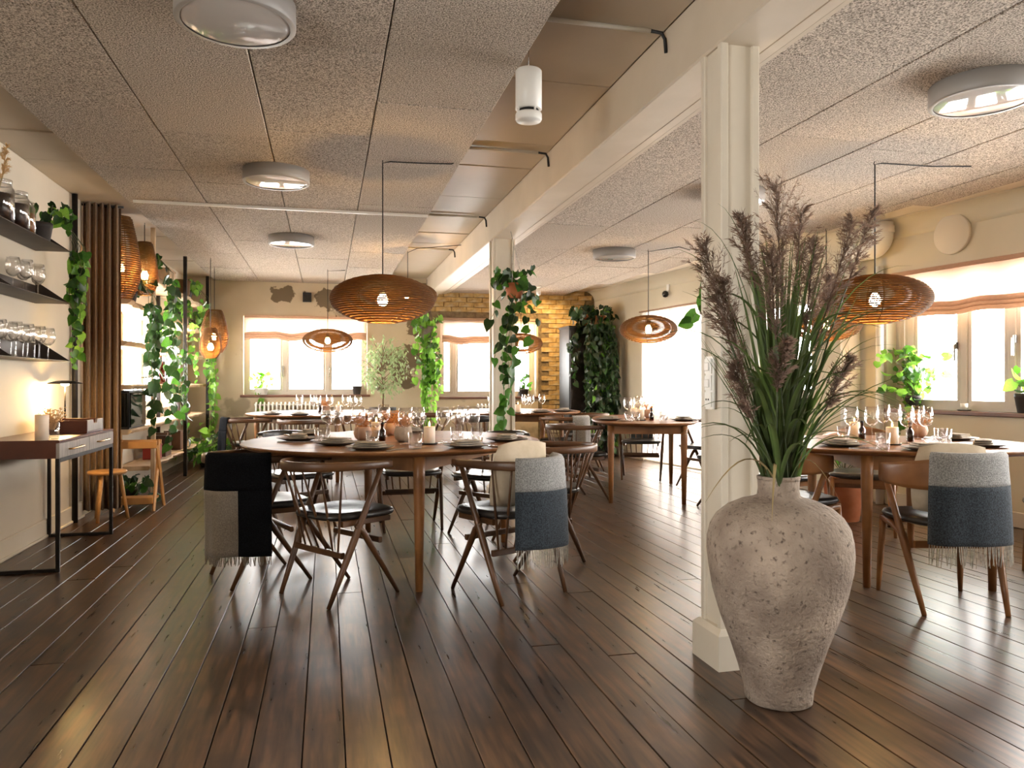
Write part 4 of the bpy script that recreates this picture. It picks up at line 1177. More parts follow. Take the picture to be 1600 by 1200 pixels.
def add_leaves(parent, spots, kinds, size, rr, face=None, heart=True, joined=False, up=False):
    jm = MB()
    for p in spots:
        s = size*rr.uniform(.65, 1.25); M = leaf_matrix(Vector(p), s, rr, face)
        if up and rr.random() < .6: M = Matrix.Translation(p) @ Matrix.Rotation(pi*.6, 4, Vector((rr.uniform(-1,1), rr.uniform(-1,1), 0)).normalized()) @ Matrix.Translation(-Vector(p)) @ M
        me = rr.choice(LEAF[(rr.choice(kinds), heart)])
        if joined: jm.add([M @ v.co for v in me.vertices], [tuple(q.vertices) for q in me.polygons], True)
        else:
            o = link('leaf', me, parent); o.matrix_local = M
    if joined: tag(jm.build('foliage', kinds[0], parent), kind='stuff')
def vine(m, start, end, rr, wob=.04, sag=None, step=.055, rad=.0022):
    """hanging stem; returns leaf spots"""
    start = Vector(start); end = Vector(end); L = (end-start).length; n = max(4, int(L/step)); pts = []
    a, b = rr.uniform(0, 6), rr.uniform(0, 6)
    for k in range(n+1):
        t = k/n; w = wob*sin(pi*min(1, t*1.3))
        pts.append(start.lerp(end, t) + Vector((sin(a+t*7)*w, cos(b+t*6)*w, 0)))
    m.tube(pts, rad, 5, False); return pts[1:]
def pot(e, r, h, mt, z0=0.0, soil=True):
    m = MB(); m.lathe([(0, z0), (r*.72, z0), (r*.74, z0+.004), (r*.96, z0+h*.78), (r, z0+h*.8), (r, z0+h), (r*.9, z0+h), (r*.88, z0+h*.85), (0, z0+h*.84)], 24); m.build('pot', mt, e)
    if soil: m = MB(); m.lathe([(0, z0+h*.86), (r*.87, z0+h*.855), (r*.87, z0+h*.83)], 20); m.build('soil', 'soil', e)

# hanging plant on the far pillar
hp = at_depth(804, 455, 6.62); rr = random.Random(31)
e = thing('hanging_plant', (hp.x, hp.y, hp.z), 0, 'trailing pothos in a hanging terracotta pot on the far pillar', 'plant')
pot(e, .085, .13, 'terracotta', -.065)
for k in range(3):
    a = 2*pi*k/3; m = MB(); m.tube([(cos(a)*.08, sin(a)*.08, .06), (0, 0.02, .40), (-.01, .10, 2.43-hp.z)], .003, 5); m.build('hanging_cord', 'fringe', e)
m = MB(); spots = []
for k in range(40): spots.append(Vector((rr.uniform(-.20,.13), rr.uniform(-.12,.08), rr.uniform(.04,.18))))
for (px, py, zc) in ((784, 690, 6.55), (795, 640, 6.5), (772, 560, 6.5), (790, 600, 6.62), (766, 500, 6.4), (778, 680, 6.6), (808, 560, 6.5)):
    spots += vine(m, (rr.uniform(-.08,.05), rr.uniform(-.08,0), .05), at_depth(px, py, zc)-hp, rr, .05, step=.085)
for (px, py, zc) in ((843, 470, 6.5), (842, 500, 6.6), (832, 415, 6.6), (830, 530, 6.45)):
    spots += vine(m, (.05, 0, .06), at_depth(px, py, zc)-hp, rr, .03, step=.09)
m.build('vine_stem', 'vine_stem', e)
add_leaves(e, spots, ['leaf', 'leaf', 'leaf_dark'], .084, rr, (-.15, -.6, 0))
# bright trailing plant left of the second back window
hp = at_depth(667, 518, 10.9)
e = thing('hanging_plant', (hp.x, hp.y, hp.z), 0, 'bright green trailing plant in a grey hanging pot between the back windows', 'plant')
pot(e, .11, .19, 'pot_grey', -.12)
for k in range(3):
    a = 2*pi*k/3; m = MB(); m.tube([(cos(a)*.10, sin(a)*.10, .06), (0, 0, .5), (0, 0, 2.57-hp.z)], .003, 5); m.build('hanging_cord', 'cord_black', e)
m = MB(); spots = [Vector((rr.uniform(-.18,.18), rr.uniform(-.16,.1), rr.uniform(.02,.26))) for k in range(50)]
for k in range(17):
    a = rr.uniform(0, 2*pi); x = rr.uniform(-.20,.19)
    spots += vine(m, (x*.6, rr.uniform(-.1,.05), .06), (x, rr.uniform(-.16,.05), rr.uniform(-1.75,-.7) if abs(x) < .15 else rr.uniform(-.9,-.4)), rr, .04, step=.075)
m.build('vine_stem', 'vine_stem', e)
big = [p for p in spots if p.z > -.75]; rest = [p for p in spots if p.z <= -.75]
add_leaves(e, big[:230], ['leaf_bright', 'leaf_bright', 'leaf'], .09, rr, None)
add_leaves(e, big[230:]+rest, ['leaf_bright'], .075, rr, None, joined=True)
# ficus tree
fp = at_depth(598, 640, 11.0)
e = thing('ficus_tree', (fp.x, fp.y, 0), 0, 'pale small leaved ficus tree against the peeling back wall', 'tree')
m = MB(); m.lathe([(0,0), (.15,0), (.155,.01), (.19,.70), (.195,.75), (.17,.75), (.165,.70), (0,.69)], 24); m.build('planter', 'pot_dark', e)
m = MB(); m.lathe([(0,.705), (.166,.70)], 20); m.build('soil', 'soil', e)
m = MB(); m.tube([(0,0,.69), (.01,.0,1.0), (-.02,0,1.3), (0,0,1.65)], [.013,.011,.009,.004], 6); spots = []
for k in range(26):
    z = rr.uniform(.95, 1.55); a = rr.uniform(0, 2*pi); ln = rr.uniform(.18, .40)*(1.2-abs(z-1.3)); q = Vector((cos(a)*ln, sin(a)*ln*.7, z+ln*.6)); b0 = Vector((0,0,z))
    m.tube([b0, b0.lerp(q, .6)+Vector((0,0,.05)), q], [.005,.003,.0015], 5)
    for j in range(34): spots.append(b0.lerp(q, rr.uniform(.25, 1.1)) + Vector((rr.uniform(-.10,.10), rr.uniform(-.10,.10), rr.uniform(-.12,.08))))
m.build('trunk', 'bark', e)
add_leaves(e, spots, ['leaf_pale'], .055, rr, None, False, joined=True)

# ------------------------------------------------------------------ black cabinet with ivy in the brick corner
ca, cb = at_depth(899, 700, 11.2), at_depth(974, 700, 10.9)
e = thing('tall_black_cabinet', (3.83, 11.12, 0), 0, 'tall black metal cabinet overgrown with ivy beside the bricks', 'cabinet')
m = MB(); m.bbox((-.33, -.25, .08), (.33, .25, 1.92), .008); m.build('body', 'metal_black', e)
m = MB(); m.bbox((-.34, -.27, 1.92), (.34, .26, 1.95), .006); m.build('top', 'metal_black', e)
for s in (-1, 1):
    m = MB(); m.bbox((s*.163-.155, -.272, .12), (s*.163+.155, -.252, 1.88), .005); d = m.build('door', 'metal_dark', e)
    m = MB(); m.bbox((s*.03-.008, -.30, .9), (s*.03+.008, -.272, 1.15), .003); m.build('handle', 'steel', d)
for x in (-.28, .28):
    for y in (-.2, .2): m = MB(); m.bbox((x-.02, y-.02, 0), (x+.02, y+.02, .08), .003); m.build('foot', 'metal_black', e)
rr = random.Random(41)
e = thing('ivy_plant', (3.80, 11.05, 1.952), 0, 'dense green ivy in a brown crate spilling over the black cabinet', 'plant')
m = MB(); m.bbox((-.08, -.16, 0), (.28, .16, .16), .008); m.build('crate', 'terracotta', e)
m = MB(); spots = [Vector((rr.uniform(-.25,.38), rr.uniform(-.36,.0), rr.uniform(.06,.30))) for k in range(150)]
for k in range(46):
    x = rr.uniform(-.08, .36); zl = rr.uniform(-1.85, -1.0)
    spots += vine(m, (x*.9, -.36, .06), (x+rr.uniform(-.06,.06), -.42+rr.uniform(-.06,.04), zl), rr, .04, step=.06)
for k in range(8):
    x = rr.uniform(-.36, -.24); spots += vine(m, (-.05, -.1, .14), (x, -.3, rr.uniform(-.9,-.2)), rr, .04, step=.06)
m.build('vine_stem', 'vine_stem', e)
rr.shuffle(spots)
add_leaves(e, spots[:290], ['leaf', 'leaf_dark', 'leaf_bright', 'leaf_dark'], .085, rr, None); add_leaves(e, spots[290:], ['leaf_dark'], .085, rr, None, joined=True)

# ------------------------------------------------------------------ window dressing
def blind(name, P0, u, n, s0, s1, z0, z1, label, wave=.012, d=-.03):
    """roman blind: thin cloth with gathered folds at the lower edge"""
    e = thing(name, (0,0,0), 0, label, 'blind', 'roman blinds'); M = frame_M(P0, u, n); w = s1-s0
    m = MB(); m.bbox((s0, d-.02, z1-.035), (s1, d+.02, z1), .004, M); m.build('head_rail', 'blind_dense', e)
    sag = lambda t: wave*sin(t*w*9+s0) + wave*.6*sin(t*w*17)
    m = MB(); zf = z0+.10
    m.slab(lambda a, b: M @ Vector((s0+a*w, d+.004*sin(a*w*14), zf+sag(a)+(z1-.03-zf-sag(a))*b)), lambda a, b: Vector(n), int(w*14)+4, 4, .002); m.build('cloth', 'blind_cloth', e)
    for k in range(3):
        zz = z0 + k*.033
        m = MB(); m.slab(lambda a, b: M @ Vector((s0+a*w, d-.018*sin(b*pi)-.006*k, zz+sag(a)+b*.046)), lambda a, b: -Vector(n), int(w*14)+4, 4, .004); m.build('fold', 'blind_dense', e)
    return e
blind('roman_blind', P0B, (1,0,0), (0,1,0), BW1[0]+.02, BW1[1]-.02, zb(480, 532), BW1[3]+.005, 'thin pink roman blind on the left back window')
blind('roman_blind', P0B, (1,0,0), (0,1,0), BW2[0]+.02, BW2[1]-.02, zb(720, 537), BW2[3]+.005, 'thin pink roman blind on the back window behind the far pillar')
zfold = (z_at(rp(1450), 497) + z_at(rp(1590), 478)) / 2
blind('roman_blind', RW0, RD, RN, tr(1408)-.06, WIN4[1]+.05, zfold, zt4+.02, 'gathered beige roman blind on the large right window', .007)
def drape(name, fn_base, w, z0, z1, amp, waves, mt, label, cat, th=.003, M=None, flare=0.0):
    e = thing(name, (0,0,0), 0, label, cat)
    n = int(waves*10); m = MB()
    f = lambda a, b: M @ Vector((a*w, amp*(1-.25*b)*sin(a*waves*2*pi) + .25*amp*sin(a*waves*4.7), z0+(z1-z0)*b))
    m.slab(f, lambda a, b: M.to_3x3() @ Vector((0, 1, 0)), n, 8, th); m.build('cloth', mt, e); return e
M = frame_M(RW0 + RD*(DOOR[0]-.03) - RN*.045, RD, RN)
wD = DOOR[1]-DOOR[0]+.06
e = drape('sheer_curtain', None, wD*.44, .03, DOOR[3]+.02, .014, 7, 'sheer_cloth', 'sheer white curtain panel left half of the glazed door', 'curtain', .0015, M)
e = drape('sheer_curtain', None, wD*.54, .03, DOOR[3]+.02, .014, 8, 'sheer_cloth', 'sheer white curtain panel nearest the pillar on the glazed door', 'curtain', .0015, M @ Matrix.Translation((wD*.45, 0, 0)))
m = MB(); MM = frame_M(RW0, RD, RN); m.tube([MM @ Vector((DOOR[0]-.08, -.045, DOOR[3]+.035)), MM @ Vector((DOOR[1]+.08, -.045, DOOR[3]+.035))], .011, 8); tag(m.build('curtain_rod', 'blind_dense'), 'pale curtain rod above the glazed door on the right wall', 'curtain rod')
# brown curtain standing out from the left wall
A = Vector((XL+.02, 6.98, 0)); B = Vector((-1.70, 7.06, 0)); u = (B-A).normalized()
M = frame_M(A, u, Vector((-u.y, u.x, 0)))
drape('brown_curtain', None, (B-A).length+.02, .05, 2.60, .040, 5.5, 'curtain_brown', 'long brown curtain hanging beside the plant shelf on the left', 'curtain', .004, M)
m = MB(); m.tube([(XL, 7.02, 2.585), (-1.66, 7.06, 2.585)], .010, 8); tag(m.build('curtain_rod', 'metal_dark'), 'short dark rod carrying the brown curtain', 'curtain rod')

m = MB(); m.tube([(XL+.035, 6.72, .0), (XL+.035, 6.72, 2.60)], .022, 12); tag(m.build('wall_pipe', 'metal_dark'), 'dark vertical pipe on the left wall beside the brown curtain', 'pipe')

# ------------------------------------------------------------------ left wall: console table, lamp, boxes
e = thing('console_table', (-1.735, 5.58, 0), 0, 'dark wood console table on slim metal frames by the left wall', 'console table')
x0, x1, y0, y1 = -.215, .215, -.585, .585
m = MB(); m.bbox((x0, y0, .755), (x1, y1, .772), .004); m.build('top', 'desk_wood', e)
m = MB(); m.box((x0, y0, .665), (x1-.018, y0+.018, .755)); m.build('side_panel', 'desk_wood', e)
m = MB(); m.box((x0, y1-.018, .665), (x1-.018, y1, .755)); m.build('side_panel', 'desk_wood', e)
m = MB(); m.box((x0, y0+.018, .665), (x0+.015, y1-.018, .755)); m.build('back_panel', 'desk_wood', e)
m = MB(); m.box((x0+.015, y0+.018, .665), (x1-.018, y1-.018, .672)); m.build('bottom_panel', 'desk_wood', e)
for a, b in ((y0, -.004), (.004, y1)):
    m = MB(); m.bbox((x1-.018, a, .665), (x1, b, .753), .003); d = m.build('drawer', 'desk_front_sheen', e)
    c = (a+b)/2
    m = MB(); m.tube([(x1, c-.12, .708), (x1+.02, c-.12, .708), (x1+.022, c-.10, .708), (x1+.022, c+.10, .708), (x1+.02, c+.12, .708), (x1, c+.12, .708)], .005, 6); m.build('handle', 'brass', d)
for yy in (y0+.012, y1-.012):
    for xx in (x0+.012, x1-.012):
        m = MB(); m.bbox((xx-.011, yy-.011, 0), (xx+.011, yy+.011, .664), .002); m.build('leg', 'metal_dark', e)
    m = MB(); m.bbox((x0+.023, yy-.011, 0), (x1-.023, yy+.011, .02), .002); m.build('floor_bar', 'metal_dark', e)
for xx in (x0+.012, x1-.012):
    m = MB(); m.bbox((xx-.011, y0+.023, .640), (xx+.011, y1-.023, .664), .002); m.build('long_bar', 'metal_dark', e)
DZ = .7725
e = thing('wooden_tray_box', (-1.70, 5.83, DZ), 0, 'low dark wooden box with a notched front on the console table', 'box')
for lo, hi, nm in (((-.15,-.19,0), (.15,.19,.012), 'bottom'), ((-.15,-.19,.012), (.15,-.176,.085), 'side'), ((-.15,.176,.012), (.15,.19,.085), 'side'), ((-.15,-.176,.012), (-.136,.176,.085), 'side')):
    m = MB(); m.bbox(lo, hi, .002); m.build(nm, 'desk_wood', e)
m = MB(); m.prism([(-.176,.012), (.176,.012), (.176,.085), (.05,.085), (.035,.06), (-.035,.06), (-.05,.085), (-.176,.085)], 0, .014, Matrix(((0,0,1,.136), (1,0,0,0), (0,1,0,0), (0,0,0,1)))); m.build('notched_front', 'desk_front_sheen', e)
m = MB(); m.bbox((-.10, -.14, .013), (.09, .12, .055), .003); m.build('menu_stack', 'book', e)
# table lamp with a flat dark shade
lp = Vector((-1.82, 6.10, DZ))
e = thing('table_lamp', lp, 0, 'small lamp with a flat dark disc shade glowing on the wall', 'table lamp')
m = MB(); m.lathe([(0,0), (.062,0), (.065,.004), (.062,.010), (.008,.013), (0,.013)], 24); m.build('base', 'metal_dark', e)
m = MB(); m.tube([(0,0,.012), (0,0,.335)], .006, 8); m.build('pole', 'metal_dark', e)
m = MB(); m.lathe([(.02,.352), (.06,.348), (.108,.334), (.112,.330), (.110,.328), (.06,.340), (.02,.344)], 32); m.build('lamp_shade', 'metal_dark', e)
m = MB(); m.lathe([(0,.312), (.022,.318), (.026,.328), (.018,.34), (0,.344)], 16); m.build('bulb', 'bulb', e)
L = bpy.data.lights.new('lamp_glow', 'POINT'); L.energy = 13; L.color = (1, .72, .36); L.shadow_soft_size = .025
o = link('lamp_glow', L, e); o.location = (0, 0, .30)
# candle, dried flowers, small bottle on the console
def own(proto, loc, label, name=None):
    o = copy_tree(proto, loc, R.uniform(0, 6), label); o['group'] = 'things on the console table'
    if name: o.name = name
    return o
PC = candle_proto(.15, .036, False); PC.location = (-1.62, 5.02, DZ); PC['label'] = 'tall white candle burning at the left picture edge on the console'
FV = flower_pot_proto(False, 'clear_glass', 'dried_pale', 9, .10); FV.location = (-1.60, 5.13, DZ); FV['label'] = 'ribbed glass of pale dried grass on the console table'
own(BO, (-1.80, 5.62, DZ), 'small amber bottle beside the tray box on the console table')

# ------------------------------------------------------------------ wall shelves
SH = []
for z, lb in ((2.03, 'upper folded steel wall shelf carrying jars and a pot'), (1.665, 'middle folded steel wall shelf with a few wine glasses'), (1.262, 'lower folded steel wall shelf with a row of wine glasses')):
    e = thing('wall_shelf', (XL, 0, z), 0, lb, 'shelf', 'steel shelves on the left wall')
    m = MB(); m.bbox((.004, 4.3, -.006), (.225, 5.96, 0), .002); m.build('shelf_plate', 'shelf_steel', e)
    m = MB(); m.bbox((.002, 4.3, 0), (.008, 5.96, .12), .002); m.build('back_plate', 'shelf_steel', e)
    for y in (4.95, 5.957):
        m = MB(); m.add([(.008, y, 0), (.222, y, 0), (.008, y, .15), (.008, y-.005, 0), (.222, y-.005, 0), (.008, y-.005, .15)], [(0,1,2), (5,4,3), (0,3,4,1), (1,4,5,2), (2,5,3,0)]); m.build('end_plate', 'shelf_steel', e)
g = []
for y, x in ((5.30,.10), (5.40,.14), (5.50,.09), (5.60,.14), (5.72,.10)): g.append(copy_tree(GL, (XL+x, y, 1.665), 0))
number_labels(g, 'wine glass', 'on the middle wall shelf'); 
for o in g: o['group'] = 'glasses on the middle wall shelf'
g = []
for y, x in ((5.02,.13), (5.11,.08), (5.20,.15), (5.30,.09), (5.39,.15), (5.49,.09), (5.59,.15), (5.69,.09), (5.79,.14)): g.append(copy_tree(GL, (XL+x, y, 1.262), 0))
number_labels(g, 'wine glass', 'on the lower wall shelf')
for o in g: o['group'] = 'glasses on the lower wall shelf'
def jar(loc, r, h, mt, label):
    e = thing('storage_jar', loc, 0, label, 'jar', 'jars on the upper wall shelf')
    m = MB(); m.lathe([(0,0), (r,0), (r,h*.78), (r*.82,h*.86), (r*.82,h*.92), (r*.80,h*.92), (r*.80,h*.86), (r-.003,h*.77), (r-.003,.003), (0,.003)], 24); m.build('glass_wall', 'clear_glass', e)
    m = MB(); m.lathe([(0,.004), (r-.005,.004), (r-.005,h*.66), (0,h*.67)], 20); m.build('contents', mt, e)
    m = MB(); m.lathe([(0,h*.92), (r*.86,h*.92), (r*.88,h*.94), (r*.86,h*.98), (0,h)], 24); m.build('lid', 'clear_glass', e)
    m = MB(); m.lathe([(r*.83,h*.87), (r*.86,h*.88), (r*.83,h*.89)], 24); m.build('wire_clasp', 'steel', e)
jar((XL+.12, 5.02, 2.03), .085, .26, 'jar_dark', 'large clip top jar of dark preserves at the left picture edge')
jar((XL+.14, 5.23, 2.03), .075, .24, 'jar_dark', 'second clip top jar of dark preserves on the upper shelf')
jar((XL+.13, 5.42, 2.03), .055, .22, 'jar_oil', 'narrow jar of amber oil beside the black pot')
rr = random.Random(51)
e = thing('shelf_plant', (XL+.12, 5.70, 2.03), 0, 'trailing plant in a black pot at the end of the upper wall shelf', 'plant')
pot(e, .075, .14, 'pot_dark')
m = MB(); spots = [Vector((rr.uniform(-.08,.16), rr.uniform(-.15,.24), rr.uniform(.12,.28))) for k in range(40)]
for (dx, dy, dz) in ((.13,.32,-.32), (.16,.36,-.20), (.12,.30,-.55), (.17,.34,-.12), (.14,.36,-.72), (.10,.33,-.80), (.15,.30,-.28), (.16,.38,-.38)):
    m2 = [Vector((.02,.03,.14)), Vector((.09,.18,.20)), Vector((dx,dy,.05))]; m.tube(m2, .002, 5, False)
    spots += vine(m, m2[-1], (dx,dy,dz), rr, .02, step=.05)
m.build('vine_stem', 'vine_stem', e)
add_leaves(e, spots, ['leaf', 'leaf_bright', 'leaf_dark'], .065, rr, (.5, -1, 0))
e = thing('dried_pampas', (XL+.15, 4.86, 2.03), 0, 'dried pampas stalk at the left picture edge on the upper shelf', 'dried flower')
m = MB(); m.tube([(0,0,0), (.02,.06,.2), (.03,.12,.36)], .003, 5); m.build('stem', 'reed_dry', e)
m = MB(); plume(Vector((.03,.13,.44)), Vector((.02,.07,.22)), .03, m, rr, 160); tag(m.build('plume', 'dried_pale', e), kind='stuff')

# ------------------------------------------------------------------ live edge plant shelf
XS0, XS1 = XL+.03, -1.635
SHZ = [.30, .70, 1.09, 1.47, 1.83, 2.17]
e = thing('plant_shelf', (0, 0, 0), 0, 'tall rustic shelf of live edge planks between dark posts, full of plants', 'shelf')
for yp in (8.02, 9.75, 11.5):
    for xp in (XS0+.02, XS1+.01):
        m = MB(); m.bbox((xp-.02, yp-.02, 0), (xp+.02, yp+.02, 2.60), .004); m.build('post', 'driftwood' if yp < 9 else 'metal_dark', e)
for i, z in enumerate(SHZ):
    ya = 7.22 if 0 < i < 5 else 8.05
    for a, b in ((ya, 9.72), (9.78, 11.48)):
        ph = R.uniform(0, 6); n = 22
        fx = lambda t: XS1 - .012 + .014*sin(ph+t*9) + .010*sin(ph*2+t*21)
        m = MB(); vs = []; 
        for k in range(n+1):
            y = a+(b-a)*k/n; xe = fx(y)
            vs += [(XS0, y, z), (xe-.015, y, z), (xe, y, z-.014), (xe-.028+.012*sin(y*33), y, z-.042), (XS0, y, z-.045)]
        fs = [(k*5+q, k*5+(q+1) % 5, (k+1)*5+(q+1) % 5, (k+1)*5+q) for k in range(n) for q in range(5)] + [(4,3,2,1,0), tuple(n*5+q for q in range(5))]
        m.add(vs, fs); m.build('shelf_plank', 'driftwood', e)
rr = random.Random(61)
def shelf_thing(name, y, z, label, cat): return thing(name, ((XS0+XS1)/2, y, z+.001), 0, label, cat)
# glass fronted cooler
e = shelf_thing('glass_cooler', 7.60, .70, 'black glass fronted cooler on the plant shelf behind the wooden ladder', 'cooler')
m = MB(); m.bbox((-.13, -.30, 0), (.115, .30, .335), .006); m.build('housing', 'metal_black', e)
m = MB(); m.bbox((.115, -.285, .015), (.125, .285, .32), .003); m.build('glass_door', 'screen_glass', e)
m = MB(); m.bbox((-.12, -.306, .02), (.105, -.3, .315), .002); m.build('glass_side', 'screen_glass', e)
m = MB(); m.tube([(.128, -.25, .305), (.14, -.25, .305), (.14, .25, .305), (.128, .25, .305)], .006, 6); m.build('handle', 'steel', e)
# row of books, jars, boxes, bottles
for k, y in enumerate((9.02, 9.07, 9.12, 9.18, 9.24, 9.29, 9.9, 9.96, 10.02, 10.09, 10.15)):
    h = rr.uniform(.19, .27); m = MB(); m.bbox((-.10, -.02, .001), (.09, .02, h), .004)
    o = thing('book', ((XS0+XS1)/2, y, .30), 0, 'x', 'book', 'books on the bottom plank'); m.build('cover', 'book', o)
    m = MB(); m.box((-.095, -.016, h), (.083, .016, h+.001)); m.build('page_block', 'napkin', o)
    o['label'] = '%s brown book in the row on the bottom plank of the plant shelf' % (ORD[k] if k else 'nearest')
for k, (y, z, r, h, mt, lb) in enumerate(((10.35, .70, .10, .26, 'jar_dark', 'squat dark glass jug on the second plank of the plant shelf'), (10.62, .70, .08, .22, 'amber_glass', 'amber demijohn beside the dark jug on the plant shelf'), (9.2, 1.09, .05, .30, 'amber_glass', 'tall amber bottle on the third plank of the plant shelf'),
                                          (9.35, 1.09, .045, .28, 'jar_dark', 'dark bottle next to the tall amber one on the plant shelf'), (8.6, 1.47, .06, .2, 'clay_bowl', 'clay jar on the fourth plank of the plant shelf'), (10.4, 1.83, .09, .16, 'clay_bowl', 'brown clay bowl on the fifth plank of the plant shelf'))):
    e = shelf_thing('storage_bottle', y, z, lb, 'bottle')
    m = MB(); m.lathe([(0,0), (r*.9,0), (r,h*.08), (r,h*.5), (r*.75,h*.68), (r*.38,h*.8), (r*.36,h*.97), (r*.42,h), (r*.3,h), (r*.28,h*.8), (0,h*.78)], 20); m.build('body', mt, e)
    m = MB(); m.lathe([(0,h*.98), (r*.3,h*.98), (r*.3,h*1.05), (0,h*1.06)], 12); m.build('cork', 'oak', e)
e = shelf_thing('red_tin', 8.78, .30, 'red tin on the bottom plank behind the ladder', 'tin'); m = MB(); m.bbox((-.08,-.07,0), (.08,.07,.14), .006); m.build('tin_body', 'red_box', e); m = MB(); m.bbox((-.083,-.073,.14), (.083,.073,.16), .004); m.build('lid', 'red_box', e)
e = shelf_thing('woven_basket', 10.2, 2.17, 'woven brown basket on the top plank of the plant shelf', 'basket'); m = MB(); m.lathe([(0,0), (.11,0), (.14,.03), (.145,.16), (.15,.19), (.14,.19), (.13,.04), (0,.02)], 20); m.build('basket_body', 'cardboard', e); m = MB(); m.lathe([(.142,.18), (.156,.19), (.142,.20), (.135,.19), (.142,.18)], 20); m.build('rim', 'cardboard', e)
e = shelf_thing('wooden_box', 9.2, 2.17, 'weathered wooden box on the top plank of the plant shelf', 'box'); m = MB(); m.bbox((-.12,-.18,0), (.12,.18,.17), .006); m.build('box_body', 'driftwood', e); m = MB(); m.bbox((-.125,-.185,.17), (.125,.185,.19), .004); m.build('lid', 'driftwood', e)
# shelf plants
def shelf_vine(y, z, label, kinds, size, drops, rr, potmt='pot_dark', r=.085, h=.13, fuzz=18, spread=.18):
    e = shelf_thing('trailing_plant', y, z+.001, label, 'plant'); e['group'] = 'plants on the plant shelf'
    pot(e, r, h, potmt); m = MB()
    spots = [Vector((rr.uniform(-.06,.18), rr.uniform(-spread,spread), h+rr.uniform(-.02,.14))) for k in range(fuzz)]
    for (dy, dz) in drops:
        q = Vector((XS1+.05-(XS0+XS1)/2 + rr.uniform(0,.05), dy*.8, h*.6)); m.tube([(0,0,h), (q.x*.6, dy*.4, h+.06), q], .002, 5, False)
        spots += vine(m, q, (q.x+rr.uniform(-.01,.05), dy, dz), rr, .03, step=.085)
    m.build('vine_stem', 'vine_stem', e); add_leaves(e, spots, kinds, size*.9, rr, (.5, -.5, 0)); return e
shelf_vine(7.75, 1.83, 'dark heart leaved vine hanging under the tall pendants', ['leaf_dark'], .105, [(-.30,-.55), (-.18,-.80), (-.05,-.70), (.10,-.95), (.18,-.60), (-.25,-1.0), (.0,-1.15)], rr)
shelf_vine(7.78, 0.0, 'dark bushy plant on the floor behind the wooden step chair', ['leaf_dark', 'leaf'], .085, [(-.1,.05), (.1,.03)], rr, fuzz=34)
shelf_vine(8.45, 2.17, 'dark vine right of the near post trailing the whole height', ['leaf_dark', 'leaf_dark', 'leaf'], .105, [(-.2,-.9), (0,-1.3), (.15,-.7), (.25,-1.55), (-.1,-1.7), (.2,-1.1)], rr)
shelf_vine(9.10, 1.47, 'green vine in the middle of the plant shelf', ['leaf', 'leaf_dark'], .085, [(-.2,-.5), (0,-.8), (.2,-.6), (.1,-1.0)], rr)
shelf_vine(9.95, 1.83, 'fresh green bush on the fifth plank of the plant shelf', ['leaf', 'leaf_bright'], .085, [(-.2,-.4), (0,-.6), (.2,-.35), (.3,-.7)], rr, fuzz=40)
shelf_vine(10.75, 2.17, 'light green vine near the far end of the plant shelf', ['leaf', 'leaf_bright'], .085, [(-.3,-.6), (-.1,-.9), (.1,-.7), (.3,-1.1), (.2,-.5)], rr, fuzz=44)
shelf_vine(11.3, 1.83, 'bright vine falling to the floor at the far post', ['leaf_bright', 'leaf', 'leaf_bright'], .09, [(-.1,-1.0), (0,-1.5), (.08,-1.7), (.12,-1.3), (-.15,-1.6), (.1,-.8), (.15,-1.75)], rr, fuzz=40)
e = thing('floor_bush', (-1.50, 10.75, 0), 0, 'leafy green bush on the floor under the plant shelf', 'plant'); pot(e, .14, .16, 'pot_dark')
spots = [Vector((rr.gauss(0,.14), rr.gauss(0,.38), .16+abs(rr.gauss(0,.12)))) for k in range(150)]
m = MB()
for p in spots[::3]: m.tube([(0,0,.14), (p.x*.5,p.y*.5,p.z*.9), p], .002, 4, False)
m.build('vine_stem', 'vine_stem', e); add_leaves(e, spots, ['leaf', 'leaf_bright', 'leaf_dark'], .10, rr, None, up=True)

# ------------------------------------------------------------------ wooden step ladder and stool
lx, ly = at_height(205, 795, 0).x, at_height(205, 795, 0).y
e = thing('folding_ladder', (lx+.06, ly-.02, 0), 0, 'small pale wooden folding step chair before the plant shelf', 'step chair')
for s in (-1, 1):
    m = MB(); m.tube([(s*.16, -.17, 0), (s*.155, .0, .33), (s*.15, .10, .60)], [.014,.015,.013], 4); m.build('front_rail', 'pine', e)
    m = MB(); m.tube([(s*.18, .16, 0), (s*.175, .02, .33), (s*.17, -.08, .56)], [.014,.015,.013], 4); m.build('rear_rail', 'pine', e)
m = MB(); m.bbox((-.17, -.10, .535), (.17, -.075, .60), .005); m.build('top_bar', 'pine', e)
m = MB(); m.bbox((-.15, -.06, .085), (.15, .10, .105), .005); m.build('step', 'pine', e)
m = MB(); m.bbox((-.17, .09, .56), (.17, .11, .60), .005); m.build('back_bar', 'pine', e)
m = MB(); m.bbox((-.15, -.16, .06), (.15, -.14, .12), .005); m.build('lower_bar', 'pine', e)
def stool(x, y, h, label, mt='pine'):
    e = thing('stool', (x, y, 0), .3, label, 'stool')
    m = MB(); m.lathe([(0,h-.028), (.135,h-.028), (.145,h-.018), (.145,h-.006), (.138,h), (0,h)], 28); m.build('seat', mt, e)
    for k in range(3):
        a = 2*pi*k/3; m = MB(); m.tube([(cos(a)*.15, sin(a)*.15, 0), (cos(a)*.09, sin(a)*.09, h-.028)], [.012, .016], 8); m.build('leg', mt, e)
p = at_height(178, 800, 0); stool(p.x+.05, p.y-.40, .40, 'small pale wooden stool behind the console table')
p = at_depth(1378, 770, 6.3); stool(p.x, p.y, .46, 'pale wooden stool under the table behind the stone vase')
p = at_depth(1318, 770, 6.2); rr = random.Random(71)
